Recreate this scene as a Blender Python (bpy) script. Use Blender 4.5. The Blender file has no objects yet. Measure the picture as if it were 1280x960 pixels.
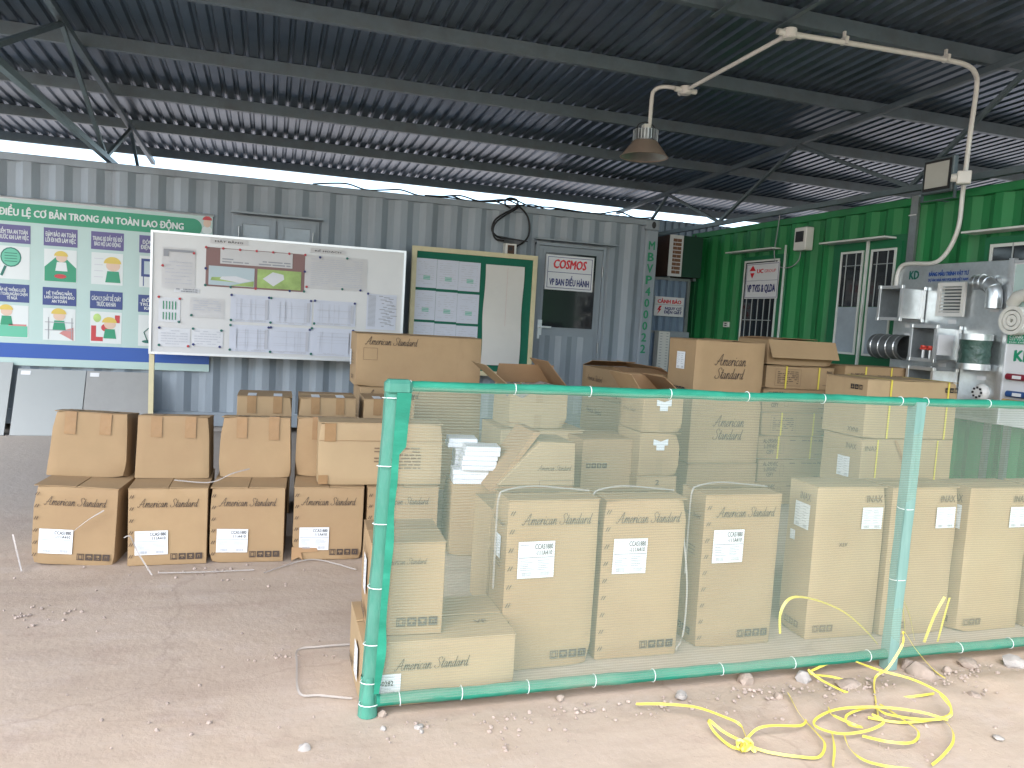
import bpy, bmesh, math, random
from mathutils import Vector, Matrix, noise
from mathutils.geometry import tessellate_polygon
random.seed(7)
PI = math.pi
S = bpy.context.scene
C = S.collection

# ------------------------------------------------------------------ camera
F_PX, YAW, PITCH, ROLL, EYE = 963.0, 0.3053, 0.0851, 0.0598, 1.3723
def cam_axes():
    cy, sy, cp, sp = math.cos(YAW), math.sin(YAW), math.cos(PITCH), math.sin(PITCH)
    f = Vector((sy*cp, cy*cp, -sp)); r = Vector((cy, -sy, 0)); u = r.cross(f)
    r2 = math.cos(ROLL)*r + math.sin(ROLL)*u
    u2 = -math.sin(ROLL)*r + math.cos(ROLL)*u
    return r2, u2, f
CR, CU, CF = cam_axes()
cd = bpy.data.cameras.new('camera'); cam = bpy.data.objects.new('camera', cd); C.objects.link(cam)
cd.sensor_fit = 'HORIZONTAL'; cd.sensor_width = 36; cd.lens = F_PX/1280*36
cd.clip_start = 0.05; cd.clip_end = 2000
cam.matrix_world = Matrix(((CR.x, CU.x, -CF.x, 0), (CR.y, CU.y, -CF.y, 0), (CR.z, CU.z, -CF.z, EYE), (0, 0, 0, 1)))
S.camera = cam

# ------------------------------------------------------------------ sky, sun, exposure
SUN_EL, SUN_AZ = math.radians(50), math.radians(220)      # azimuth measured from +Y (into the shed) clockwise
W = bpy.data.worlds.new('World'); S.world = W; W.use_nodes = True
nt = W.node_tree; nt.nodes.clear()
out = nt.nodes.new('ShaderNodeOutputWorld'); bg = nt.nodes.new('ShaderNodeBackground'); sky = nt.nodes.new('ShaderNodeTexSky')
sky.sky_type = 'NISHITA'; sky.sun_disc = False; sky.sun_elevation = SUN_EL; sky.sun_rotation = SUN_AZ
sky.air_density = 1.0; sky.dust_density = 2; sky.ozone_density = 1.0
bg.inputs['Strength'].default_value = 0.15
nt.links.new(sky.outputs[0], bg.inputs[0]); nt.links.new(bg.outputs[0], out.inputs[0])
sd = bpy.data.lights.new('sun', 'SUN'); sun = bpy.data.objects.new('sun', sd); C.objects.link(sun)
sd.energy = 1.5; sd.angle = math.radians(80); sd.color = (1.0, 0.985, 0.97)
sdir = Vector((math.sin(SUN_AZ)*math.cos(SUN_EL), math.cos(SUN_AZ)*math.cos(SUN_EL), math.sin(SUN_EL)))
sun.rotation_euler = sdir.to_track_quat('Z', 'Y').to_euler(); sun.location = sdir*30
S.view_settings.view_transform = 'Standard'; S.view_settings.look = 'None'
S.view_settings.exposure = 2.05; S.view_settings.gamma = 1.0
S.render.engine = 'CYCLES'
S.cycles.max_bounces = 6; S.cycles.diffuse_bounces = 3; S.cycles.glossy_bounces = 3; S.cycles.transparent_max_bounces = 16

# ------------------------------------------------------------------ measuring helpers: a pixel of the photo on a known plane
def ray(px, py): return CR*((px-640)/F_PX) - CU*((py-480)/F_PX) + CF
O = Vector((0, 0, EYE))
def onY(px, py, Y): r = ray(px, py); return O + r*(Y/r.y)
def onX(px, py, X): r = ray(px, py); return O + r*(X/r.x)
def onZ(px, py, Z): r = ray(px, py); return O + r*((Z-EYE)/r.z)

# ------------------------------------------------------------------ materials
MATS = {}
def mat(name, col, rough=0.6, metal=0.0, var=0.0, scale=6.0, bump=0.0, bscale=60.0, rnd=0.0, dirt=None, dscale=3.0, damt=0.5, spec=0.5, alpha=None, trans=None, stretch=(1,1,1), bdist=0.01, rust=None):
    m = bpy.data.materials.new(name); m.use_nodes = True; n = m.node_tree; b = n.nodes['Principled BSDF']
    L = n.links.new
    b.inputs['Roughness'].default_value = rough; b.inputs['Metallic'].default_value = metal
    b.inputs['Specular IOR Level'].default_value = spec
    tc = n.nodes.new('ShaderNodeTexCoord'); mp = n.nodes.new('ShaderNodeMapping'); L(tc.outputs['Object'], mp.inputs[0])
    mp.inputs['Scale'].default_value = stretch
    info = n.nodes.new('ShaderNodeObjectInfo')
    add = n.nodes.new('ShaderNodeVectorMath'); add.operation = 'ADD'; L(mp.outputs[0], add.inputs[0])
    sc = n.nodes.new('ShaderNodeMath'); sc.operation = 'MULTIPLY'; sc.inputs[1].default_value = 37.0; L(info.outputs['Random'], sc.inputs[0]); L(sc.outputs[0], add.inputs[1])
    cur = None
    rgb = n.nodes.new('ShaderNodeRGB'); rgb.outputs[0].default_value = (*col, 1); cur = rgb.outputs[0]
    if var > 0 or rnd > 0:
        hsv = n.nodes.new('ShaderNodeHueSaturation'); L(cur, hsv.inputs['Color'])
        no = n.nodes.new('ShaderNodeTexNoise'); no.inputs['Scale'].default_value = scale; no.inputs['Detail'].default_value = 6; no.inputs['Roughness'].default_value = .65; L(add.outputs[0], no.inputs['Vector'])
        mr = n.nodes.new('ShaderNodeMapRange'); mr.inputs[1].default_value = .25; mr.inputs[2].default_value = .75; mr.inputs[3].default_value = 1-var; mr.inputs[4].default_value = 1+var; L(no.outputs[0], mr.inputs[0])
        m2 = n.nodes.new('ShaderNodeMapRange'); m2.inputs[3].default_value = 1-rnd; m2.inputs[4].default_value = 1+rnd; L(info.outputs['Random'], m2.inputs[0])
        mu = n.nodes.new('ShaderNodeMath'); mu.operation = 'MULTIPLY'; L(mr.outputs[0], mu.inputs[0]); L(m2.outputs[0], mu.inputs[1]); L(mu.outputs[0], hsv.inputs['Value'])
        cur = hsv.outputs[0]
    if dirt:
        no = n.nodes.new('ShaderNodeTexNoise'); no.inputs['Scale'].default_value = dscale; no.inputs['Detail'].default_value = 8; no.inputs['Roughness'].default_value = .7; L(add.outputs[0], no.inputs['Vector'])
        mr = n.nodes.new('ShaderNodeMapRange'); mr.inputs[1].default_value = .45; mr.inputs[2].default_value = .75; mr.inputs[4].default_value = damt; L(no.outputs[0], mr.inputs[0])
        mx = n.nodes.new('ShaderNodeMix'); mx.data_type = 'RGBA'; L(mr.outputs[0], mx.inputs[0]); L(cur, mx.inputs[6]); mx.inputs[7].default_value = (*dirt, 1); cur = mx.outputs[2]
    if rust:
        rc, rs, ra = rust
        m3 = n.nodes.new('ShaderNodeMapping'); L(tc.outputs['Object'], m3.inputs[0]); m3.inputs['Scale'].default_value = (1, 1, .12)
        no = n.nodes.new('ShaderNodeTexNoise'); no.inputs['Scale'].default_value = rs; no.inputs['Detail'].default_value = 9; no.inputs['Roughness'].default_value = .72; L(m3.outputs[0], no.inputs['Vector'])
        mr = n.nodes.new('ShaderNodeMapRange'); mr.inputs[1].default_value = .58; mr.inputs[2].default_value = .74; mr.inputs[4].default_value = ra; L(no.outputs[0], mr.inputs[0])
        mx = n.nodes.new('ShaderNodeMix'); mx.data_type = 'RGBA'; L(mr.outputs[0], mx.inputs[0]); L(cur, mx.inputs[6]); mx.inputs[7].default_value = (*rc, 1); cur = mx.outputs[2]
    L(cur, b.inputs['Base Color'])
    if bump > 0:
        no = n.nodes.new('ShaderNodeTexNoise'); no.inputs['Scale'].default_value = bscale; no.inputs['Detail'].default_value = 5; L(add.outputs[0], no.inputs['Vector'])
        bp = n.nodes.new('ShaderNodeBump'); bp.inputs['Strength'].default_value = bump; bp.inputs['Distance'].default_value = bdist; L(no.outputs[0], bp.inputs['Height']); L(bp.outputs[0], b.inputs['Normal'])
    if alpha is not None: b.inputs['Alpha'].default_value = alpha
    MATS[name] = m; return m
card = mat('cardboard', (.352, .240, .130), .75, var=.07, scale=3.5, rnd=.08, bump=.25, bscale=9, dirt=(.30, .19, .105), dscale=2.2, damt=.55, spec=.25, rust=((.24, .155, .09), 5.0, .35))
card_in = mat('cardboard_inside', (.33, .205, .11), .85, var=.1, rnd=.08, spec=.15)
card_pale = mat('cardboard_pale', (.392, .282, .160), .75, var=.06, scale=3, rnd=.06, bump=.2, bscale=9, dirt=(.33, .22, .13), dscale=2.5, damt=.45, spec=.25, rust=((.27, .18, .11), 5.0, .3))
tape = mat('packing_tape', (.30, .178, .082), .42, var=.10, scale=14, bump=.25, bscale=30, spec=.3)
ink = mat('brown_ink', (.06, .040, .030), .7)
ink_pale = mat('faded_ink', (.17, .115, .07), .8)
black = mat('black_ink', (.02, .02, .022), .6)
sticker_m = mat('white_sticker', (.72, .74, .75), .5, var=.03)
grey_p = mat('grey_container_paint', (.27, .315, .355), .5, var=.10, scale=2.5, stretch=(1, 1, .25), dirt=(.17, .18, .19), dscale=2.0, damt=.5, bump=.06, bscale=5, rust=((.135, .115, .10), 3.0, .55))
bluegrey = mat('blue_grey_sheet', (.20, .275, .37), .4, metal=.3, var=.1, scale=4)
grey_d = mat('grey_door_paint', (.25, .29, .32), .45, var=.05, dirt=(.15, .16, .17), damt=.3)
green_p = mat('green_container_paint', (.010, .195, .052), .55, var=.14, scale=2.5, stretch=(1, 1, .3), dirt=(.02, .085, .04), dscale=2.2, damt=.6, bump=.06, bscale=5, rust=((.05, .07, .045), 3.0, .55))
green_d = mat('green_frame_paint', (.008, .13, .05), .45, var=.08)
green_dk = mat('dark_green_plate', (.008, .05, .03), .6, var=.1)
letter_g = mat('green_letter_paint', (.02, .24, .115), .6)
galv = mat('galvanised_steel', (.30, .32, .33), .42, metal=.75, var=.12, scale=14, dirt=(.19, .19, .18), dscale=5, damt=.4)
galv_br = mat('bright_galvanised_sheet', (.62, .66, .68), .3, metal=.85, var=.12, scale=18, dirt=(.4, .42, .42), dscale=6, damt=.4)
steel = mat('painted_truss_steel', (.125, .165, .185), .45, metal=.35, var=.15, scale=7, dirt=(.10, .09, .08), dscale=5, damt=.4)
roof_m = mat('roof_sheet_metal', (.135, .172, .215), .30, metal=.75, var=.16, scale=1.2, dirt=(.075, .085, .095), dscale=1.5, damt=.5, rnd=.1)
alu = mat('aluminium_trim', (.62, .64, .65), .35, metal=.7, var=.05)
bar_m = mat('dull_bar_paint', (.26, .29, .29), .5)
trim_w = mat('white_trim', (.60, .63, .60), .5, var=.05)
pvc = mat('white_pvc', (.66, .66, .62), .4, var=.06, dirt=(.45, .43, .38), damt=.35)
lamp_m = mat('tan_lamp_shade', (.42, .32, .25), .4, metal=.3, var=.1)
lamp_in = mat('lamp_reflector', (.50, .50, .46), .3, metal=.7, var=.15)
dark = mat('dark_rubber', (.02, .021, .023), .6)
rust = mat('rust_brown', (.085, .045, .03), .8, var=.3, scale=15)
brickm = mat('brown_block', (.21, .105, .06), .8, var=.2, scale=20)
wood = mat('cream_wood', (.62, .55, .34), .55, var=.08, scale=8, dirt=(.42, .34, .2), dscale=3, damt=.4)
wb_m = mat('whiteboard_face', (.60, .605, .60), .22, var=.03, scale=2, dirt=(.52, .525, .53), dscale=1.5, damt=.5)
paper = mat('white_paper', (.64, .65, .67), .7, var=.03)
paper_b = mat('bluish_paper', (.56, .585, .655), .6, var=.03)
paper_g = mat('greyish_paper', (.565, .56, .555), .7, var=.04, dirt=(.53, .52, .51), dscale=5, damt=.5)
paper_c = mat('cream_paper', (.62, .60, .55), .75, var=.03)
print_g = mat('grey_print', (.30, .31, .33), .8)
print_l = mat('pale_print', (.49, .50, .54), .8)
felt = mat('green_felt', (.010, .125, .075), .95, var=.08, scale=30)
mint = mat('mint_poster', (.40, .53, .50), .4, var=.02)
p_green = mat('poster_green', (.01, .25, .13), .4)
p_pale = mat('poster_pale_green', (.10, .42, .28), .4)
p_white = mat('poster_white', (.60, .64, .63), .4)
p_purple = mat('poster_purple', (.085, .07, .21), .4)
p_navy = mat('poster_navy', (.02, .045, .19), .4)
p_blue = mat('poster_blue', (.012, .075, .33), .4)
p_yel = mat('poster_yellow', (.58, .43, .08), .4)
p_skin = mat('poster_skin', (.60, .43, .33), .4)
p_red = mat('poster_red', (.45, .03, .04), .4)
p_pink = mat('poster_pink', (.50, .20, .19), .4)
p_brown = mat('poster_brown', (.235, .135, .125), .6)
p_sky = mat('poster_sky', (.44, .53, .56), .6)
p_field = mat('poster_field', (.33, .46, .15), .6, var=.35, scale=5)
sign_red = mat('sign_red', (.62, .012, .022), .4)
sign_navy = mat('sign_navy', (.012, .02, .14), .4)
sign_w = mat('sign_white', (.66, .67, .68), .35)
tile_w = mat('pale_tile', (.31, .33, .325), .35, var=.02)
tile_g = mat('grey_tile', (.30, .30, .29), .25, var=.05, scale=9)
yellow = mat('yellow_strap', (.66, .54, .085), .3, var=.08)
white_s = mat('clear_strap', (.46, .42, .38), .35, var=.05, alpha=.62)
rock_m = mat('rock', (.31, .25, .205), .9, var=.25, scale=14, bump=.6, bscale=30)
crumb_m = mat('soil_crumbs', (.36, .29, .245), .95, var=.2, scale=14)
rock_g = mat('grey_rock', (.33, .305, .28), .9, var=.2, scale=14, bump=.6, bscale=30)
teal = mat('teal_net_wrap', (.005, .185, .11), .7, var=.22, scale=9, stretch=(.35, 1, 1), dirt=(.03, .31, .20), dscale=14, damt=.7, bump=.4, bscale=30)
teal_pale = mat('pale_teal_wrap', (.05, .22, .155), .55, var=.22, scale=9, stretch=(1, 1, .3), dirt=(.17, .33, .27), dscale=7, damt=.9, bump=.4, bscale=25)
teal_grey = mat('grey_pipe_under_net', (.15, .27, .235), .55, var=.2, scale=8, stretch=(2, 1, .2), dirt=(.24, .37, .33), dscale=6, damt=.8, bump=.4, bscale=25)
teal_mud = mat('muddy_teal_wrap', (.006, .17, .105), .8, var=.25, scale=9, stretch=(.35, 1, 1), dirt=(.16, .24, .17), dscale=7, damt=.8, bump=.5, bscale=30)
tie_m = mat('white_tie', (.72, .76, .74), .4)
p_kdg = mat('dark_teal_print', (.01, .13, .10), .5)
fabric = mat('dark_green_fabric', (.03, .075, .06), .35, var=.3, scale=18, bump=.8, bscale=14, bdist=.03)
ivory = mat('white_enamel', (.66, .66, .63), .35)
valve = mat('red_valve', (.55, .05, .03), .4)
foam = mat('white_foam', (.62, .62, .57), .9, var=.08)
pipe_r = mat('red_pipe', (.20, .015, .03), .4); pipe_b = mat('blue_pipe', (.02, .07, .22), .4); pipe_t = mat('tan_pipe', (.50, .32, .12), .4)
plastic_bag = mat('clear_bag', (.30, .27, .25), .15, var=.3, scale=25, bump=.8, bscale=25)
slab_m = mat('white_ceramic', (.74, .76, .80), .35, var=.04, rnd=.05)
lens_m = mat('floodlight_lens', (.50, .51, .47), .3, var=.06)

def glass_mat():
    m = bpy.data.materials.new('window_glass'); m.use_nodes = True; b = m.node_tree.nodes['Principled BSDF']
    b.inputs['Base Color'].default_value = (.018, .022, .026, 1); b.inputs['Roughness'].default_value = .06; b.inputs['Specular IOR Level'].default_value = .6
    return m
glass = glass_mat()
def frost_mat():
    return mat('frosted_film', (.30, .355, .40), .3, var=.12, scale=5, dirt=(.24, .28, .31), dscale=4, damt=.6)
frost = frost_mat()

def net_mat():
    m = bpy.data.materials.new('netting'); m.use_nodes = True; n = m.node_tree; n.nodes.clear(); L = n.links.new
    o = n.nodes.new('ShaderNodeOutputMaterial'); mx = n.nodes.new('ShaderNodeMixShader'); tr = n.nodes.new('ShaderNodeBsdfTransparent')
    df = n.nodes.new('ShaderNodeBsdfDiffuse'); tl = n.nodes.new('ShaderNodeBsdfTranslucent'); m2 = n.nodes.new('ShaderNodeMixShader'); m2.inputs[0].default_value = .3
    df.inputs[0].default_value = (.45, .57, .45, 1); tl.inputs[0].default_value = (.38, .55, .42, 1)
    L(df.outputs[0], m2.inputs[1]); L(tl.outputs[0], m2.inputs[2])
    tc = n.nodes.new('ShaderNodeTexCoord')
    w1 = n.nodes.new('ShaderNodeTexWave'); w1.wave_type = 'BANDS'; w1.bands_direction = 'Z'; w1.inputs['Scale'].default_value = 32; w1.inputs['Distortion'].default_value = .6; w1.inputs['Detail'].default_value = 1; L(tc.outputs['Object'], w1.inputs[0])
    w2 = n.nodes.new('ShaderNodeTexWave'); w2.wave_type = 'BANDS'; w2.bands_direction = 'X'; w2.inputs['Scale'].default_value = 42; w2.inputs['Distortion'].default_value = .5; L(tc.outputs['Object'], w2.inputs[0])
    no = n.nodes.new('ShaderNodeTexNoise'); no.inputs['Scale'].default_value = 2.2; no.inputs['Detail'].default_value = 3; L(tc.outputs['Object'], no.inputs[0])
    a = n.nodes.new('ShaderNodeMath'); a.operation = 'MULTIPLY_ADD'; L(w1.outputs[1], a.inputs[0]); a.inputs[1].default_value = .20; a.inputs[2].default_value = .05
    b = n.nodes.new('ShaderNodeMath'); b.operation = 'MULTIPLY_ADD'; L(w2.outputs[1], b.inputs[0]); b.inputs[1].default_value = .04; L(a.outputs[0], b.inputs[2])
    c = n.nodes.new('ShaderNodeMath'); c.operation = 'MULTIPLY_ADD'; L(no.outputs[0], c.inputs[0]); c.inputs[1].default_value = .12; L(b.outputs[0], c.inputs[2])
    L(c.outputs[0], mx.inputs[0]); L(tr.outputs[0], mx.inputs[1]); L(m2.outputs[0], mx.inputs[2]); L(mx.outputs[0], o.inputs[0])
    return m
net_m = net_mat()

def ground_mat():
    m = bpy.data.materials.new('dusty_ground'); m.use_nodes = True; n = m.node_tree; b = n.nodes['Principled BSDF']; L = n.links.new
    b.inputs['Roughness'].default_value = .92; b.inputs['Specular IOR Level'].default_value = .2
    tc = n.nodes.new('ShaderNodeTexCoord'); P = tc.outputs['Object']
    def noi(s, d=8, r=.6):
        x = n.nodes.new('ShaderNodeTexNoise'); x.inputs['Scale'].default_value = s; x.inputs['Detail'].default_value = d; x.inputs['Roughness'].default_value = r; L(P, x.inputs[0]); return x.outputs[0]
    def ramp(src, a, bb, lo=0., hi=1.):
        x = n.nodes.new('ShaderNodeMapRange'); x.inputs[1].default_value = a; x.inputs[2].default_value = bb; x.inputs[3].default_value = lo; x.inputs[4].default_value = hi; L(src, x.inputs[0]); return x.outputs[0]
    def mix(f, c1, c2):
        x = n.nodes.new('ShaderNodeMix'); x.data_type = 'RGBA'; L(f, x.inputs[0])
        for c, i in ((c1, 6), (c2, 7)):
            if isinstance(c, tuple): x.inputs[i].default_value = (*c, 1)
            else: L(c, x.inputs[i])
        return x.outputs[2]
    base = mix(ramp(noi(1.1), .3, .7), (.415, .326, .248), (.465, .375, .296))
    base = mix(ramp(noi(.45, 6), .46, .66, 0, .65), base, (.41, .345, .288))          # grey cement dust
    base = mix(ramp(noi(2.6, 10, .7), .54, .72, 0, .6), base, (.34, .25, .20))       # damp red soil patches
    base = mix(ramp(noi(5, 10, .7), .52, .8, 0, .7), base, (.49, .405, .352))          # pale crumbs
    base = mix(ramp(noi(30, 6, .8), .6, .85, 0, .3), base, (.28, .21, .17))
    base = mix(ramp(noi(.9, 12, .75), .56, .62, 0, .35), base, (.465, .39, .34))
    sm_ = n.nodes.new('ShaderNodeMapping'); L(P, sm_.inputs[0]); sm_.inputs['Scale'].default_value = (.55, 3.2, 1); sm_.inputs['Rotation'].default_value = (0, 0, -.18)
    sn = n.nodes.new('ShaderNodeTexNoise'); sn.inputs['Scale'].default_value = 1.6; sn.inputs['Detail'].default_value = 9; sn.inputs['Roughness'].default_value = .62; L(sm_.outputs[0], sn.inputs[0])
    base = mix(ramp(sn.outputs[0], .50, .72, 0, .55), base, (.31, .235, .185))         # swept, dragged streaks
    base = mix(ramp(sn.outputs[0], .46, .28, 0, .45), base, (.50, .42, .36))
    cr = n.nodes.new('ShaderNodeTexVoronoi'); cr.feature = 'DISTANCE_TO_EDGE'; cr.inputs['Scale'].default_value = .55
    dn = n.nodes.new('ShaderNodeTexNoise'); dn.inputs['Scale'].default_value = 2.5; dn.inputs['Detail'].default_value = 6; L(P, dn.inputs[0])
    av = n.nodes.new('ShaderNodeVectorMath'); av.operation = 'MULTIPLY_ADD'; L(dn.outputs[1], av.inputs[0]); av.inputs[1].default_value = (.5, .5, 0); L(P, av.inputs[2]); L(av.outputs[0], cr.inputs[0])
    base = mix(ramp(cr.outputs[0], .0, .006, .3, 0), base, (.24, .18, .145))            # hairline cracks
    sep = n.nodes.new('ShaderNodeSeparateXYZ'); L(P, sep.inputs[0])
    yy = n.nodes.new('ShaderNodeMath'); yy.operation = 'MULTIPLY_ADD'; L(noi(.8, 5), yy.inputs[0]); yy.inputs[1].default_value = 1.6; L(sep.outputs[1], yy.inputs[2])
    base = mix(ramp(yy.outputs[0], 5.0, 6.6, 0, .85), base, (.355, .32, .285))        # grey packed floor towards the containers
    L(base, b.inputs['Base Color'])
    bp = n.nodes.new('ShaderNodeBump'); bp.inputs['Strength'].default_value = .4; bp.inputs['Distance'].default_value = .010
    sm = n.nodes.new('ShaderNodeMath'); sm.operation = 'ADD'; L(noi(22, 10, .7), sm.inputs[0]); L(noi(5, 8, .6), sm.inputs[1]); L(sm.outputs[0], bp.inputs['Height']); L(bp.outputs[0], b.inputs['Normal'])
    return m
ground_m = ground_mat()

# ------------------------------------------------------------------ mesh helpers
def finish(me, smooth=None):
    if smooth is not None:
        for p in me.polygons: p.use_smooth = True
        me.set_sharp_from_angle(angle=math.radians(smooth))
    return me
def link(name, me, m=None, parent=None, M=None):
    o = bpy.data.objects.new(name, me); C.objects.link(o)
    if m is not None and me is not None and len(me.materials) == 0: me.materials.append(m)
    if parent is not None: o.parent = parent
    if M is not None: o.matrix_basis = M
    return o
def tag(o, label=None, cat=None, group=None, kind=None):
    if label: o['label'] = label
    if cat: o['category'] = cat
    if group: o['group'] = group
    if kind: o['kind'] = kind
    return o
def thing(name, label, cat, loc=(0, 0, 0), rz=0., group=None, rx=0., ry=0.):
    o = bpy.data.objects.new(name, None); C.objects.link(o); o.empty_display_size = .1
    o.location = loc; o.rotation_euler = (rx, ry, rz)
    return tag(o, label, cat, group)
class MB:
    def __init__(s): s.v = []; s.f = []
    def add(s, vs, fs):
        k = len(s.v); s.v += [tuple(v) for v in vs]; s.f += [tuple(i+k for i in f) for f in fs]; return s
    def box(s, x0, x1, y0, y1, z0, z1):
        return s.add([(x0,y0,z0),(x1,y0,z0),(x1,y1,z0),(x0,y1,z0),(x0,y0,z1),(x1,y0,z1),(x1,y1,z1),(x0,y1,z1)],
                     [(0,3,2,1),(4,5,6,7),(0,1,5,4),(1,2,6,5),(2,3,7,6),(3,0,4,7)])
    def quad(s, a, b, c, d): return s.add([a, b, c, d], [(0, 1, 2, 3)])
    def rect(s, x0, x1, z0, z1, y=0.): return s.quad((x0,y,z0),(x1,y,z0),(x1,y,z1),(x0,y,z1))
    def bar(s, a, b, w, h, up=(0, 0, 1)):
        a, b = Vector(a), Vector(b); d = (b-a).normalized(); u = Vector(up); r = d.cross(u)
        if r.length < 1e-4: r = d.cross(Vector((1, 0, 0)))
        r.normalize(); u = r.cross(d).normalized(); r *= w/2; u = u*h/2
        vs = [a-r-u, a+r-u, a+r+u, a-r+u, b-r-u, b+r-u, b+r+u, b-r+u]
        return s.add(vs, [(0,1,2,3),(7,6,5,4),(0,4,5,1),(1,5,6,2),(2,6,7,3),(3,7,4,0)])
    def angle(s, a, b, w, t, up=(0, 0, 1), flip=1):      # steel angle section
        a, b = Vector(a), Vector(b); d = (b-a).normalized(); u = Vector(up); r = d.cross(u).normalized()*flip; u = r.cross(d).normalized()*flip
        s.bar(a+u*(w/2), b+u*(w/2), t, w, up); s.bar(a+r*(w/2-t/2), b+r*(w/2-t/2), w-t, t, up); return s
    def tube(s, pts, r, n=8, cap=True, closed=False):
        pts = [Vector(p) for p in pts]; rings = []; up = None
        for i, p in enumerate(pts):
            if closed: d = pts[(i+1) % len(pts)]-pts[i-1]
            else: d = pts[min(i+1, len(pts)-1)]-pts[max(i-1, 0)]
            d.normalize()
            if up is None:
                up = Vector((0, 0, 1)) if abs(d.z) < .9 else Vector((1, 0, 0))
            sx = d.cross(up).normalized(); up = sx.cross(d).normalized()
            rr = r[i] if isinstance(r, (list, tuple)) else r
            rings.append([p+(sx*math.cos(2*PI*k/n)+up*math.sin(2*PI*k/n))*rr for k in range(n)])
        vs = [v for g in rings for v in g]; fs = []; m = len(rings)
        for i in range(m if closed else m-1):
            j = (i+1) % m
            for k in range(n): fs.append((i*n+k, i*n+(k+1) % n, j*n+(k+1) % n, j*n+k))
        if cap and not closed: fs.append(tuple(range(n))[::-1]); fs.append(tuple((m-1)*n+k for k in range(n)))
        return s.add(vs, fs)
    def lathe(s, prof, n=24, c=(0, 0, 0), axis='z'):
        vs = []; c = Vector(c)
        for (r, z) in prof:
            for k in range(n):
                a = 2*PI*k/n; x, y = r*math.cos(a), r*math.sin(a)
                vs.append(c+(Vector((x, y, z)) if axis == 'z' else Vector((x, z, y)) if axis == 'y' else Vector((z, x, y))))
        fs = [(i*n+k, i*n+(k+1) % n, (i+1)*n+(k+1) % n, (i+1)*n+k) for i in range(len(prof)-1) for k in range(n)]
        return s.add(vs, fs)
    def disc(s, cx, cz, rx, rz=None, y=0., n=16, a0=0., a1=2*PI):
        rz = rz or rx
        vs = [(cx+rx*math.cos(a0+(a1-a0)*k/n), y, cz+rz*math.sin(a0+(a1-a0)*k/n)) for k in range(n+1)]
        return s.add(vs, [tuple(range(n+1))])
    def poly(s, pts, y=0.): return s.add([(x, y, z) for x, z in pts], [tuple(range(len(pts)))])
    def prism(s, pts, y0, y1):
        n = len(pts); vs = [(x, y0, z) for x, z in pts]+[(x, y1, z) for x, z in pts]
        return s.add(vs, [tuple(range(n)), tuple(range(2*n-1, n-1, -1))]+[(i, i+n, (i+1) % n+n, (i+1) % n) for i in range(n)])
    def mesh(s, name, smooth=None, bevel=0.):
        me = bpy.data.meshes.new(name); me.from_pydata(s.v, [], s.f); me.update()
        bm = bmesh.new(); bm.from_mesh(me)
        bmesh.ops.recalc_face_normals(bm, faces=bm.faces)
        if bevel > 0: bmesh.ops.bevel(bm, geom=list(bm.edges), offset=bevel, segments=1, affect='EDGES')
        bm.to_mesh(me); bm.free()
        return finish(me, smooth)
    def build(s, name, m, parent=None, M=None, smooth=None, bevel=0.): return link(name, s.mesh(name, smooth, bevel), m, parent, M)
def catmull(pts, k=6, closed=False):
    P = [Vector(p) for p in pts]; n = len(P); o = []
    for i in range(n if closed else n-1):
        if closed: a, b, c, d = P[i-1], P[i], P[(i+1) % n], P[(i+2) % n]
        else: a, b, c, d = P[max(i-1, 0)], P[i], P[i+1], P[min(i+2, n-1)]
        for j in range(k):
            t = j/k; o.append(.5*((2*b)+(c-a)*t+(2*a-5*b+4*c-d)*t*t+(3*b-a-3*c+d)*t**3))
    if not closed: o.append(P[-1])
    return o
def frame(o, u, v, nrm):            # matrix that lays an XY-plane print at o with axes u, v
    u, v, nrm = Vector(u), Vector(v), Vector(nrm)
    return Matrix(((u.x, v.x, nrm.x, o[0]), (u.y, v.y, nrm.y, o[1]), (u.z, v.z, nrm.z, o[2]), (0, 0, 0, 1)))
def face_front(x, y, z): return frame((x, y, z), (1, 0, 0), (0, 0, 1), (0, -1, 0))

def fill_loops(me):
    """fill letter outlines contour by contour, so that accents and bars crossing a letter stay solid"""
    n = len(me.vertices); co = [v.co.copy() for v in me.vertices]; par = list(range(n))
    def find(i):
        while par[i] != i: par[i] = par[par[i]]; i = par[i]
        return i
    for e in me.edges: par[find(e.vertices[0])] = find(e.vertices[1])
    comp = {}
    for i in range(n): comp.setdefault(find(i), []).append(i)
    loops = []
    for ids in comp.values():
        if len(ids) < 3: continue
        P = [co[i] for i in ids]; A = sum(P[i].x*P[(i+1) % len(P)].y-P[(i+1) % len(P)].x*P[i].y for i in range(len(P)))/2
        if abs(A) > 1e-7: loops.append((A, P))
    if not loops: return me
    def inside(p, P):
        c = False
        for i in range(len(P)):
            a, b = P[i], P[i-1]
            if (a.y > p.y) != (b.y > p.y) and p.x < (b.x-a.x)*(p.y-a.y)/(b.y-a.y)+a.x: c = not c
        return c
    outer, holes = [], []
    for A, P in loops:
        host = [L_ for L_ in loops if L_[1] is not P and (L_[0] > 0) != (A > 0) and abs(L_[0]) > abs(A) and all(inside(q, L_[1]) for q in P)]
        (holes if host else outer).append([A, P, []])
    for A, h, _ in holes:
        cand = [o for o in outer if all(inside(q, o[1]) for q in h)]
        if cand: min(cand, key=lambda o: abs(o[0]))[2].append(h)
    vs, fs = [], []
    for k, (A, P, hs) in enumerate(outer):
        b0 = len(vs); flat = [p for l in [P]+hs for p in l]; vs += [(p.x, p.y, (k % 3)*.00005) for p in flat]
        fs += [tuple(i+b0 for i in t) for t in tessellate_polygon([[Vector((p.x, p.y, 0)) for p in l] for l in [P]+hs])]
    bpy.data.meshes.remove(me); me = bpy.data.meshes.new('print'); me.from_pydata(vs, [], fs); me.update()
    return me
TXT = {}
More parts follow.
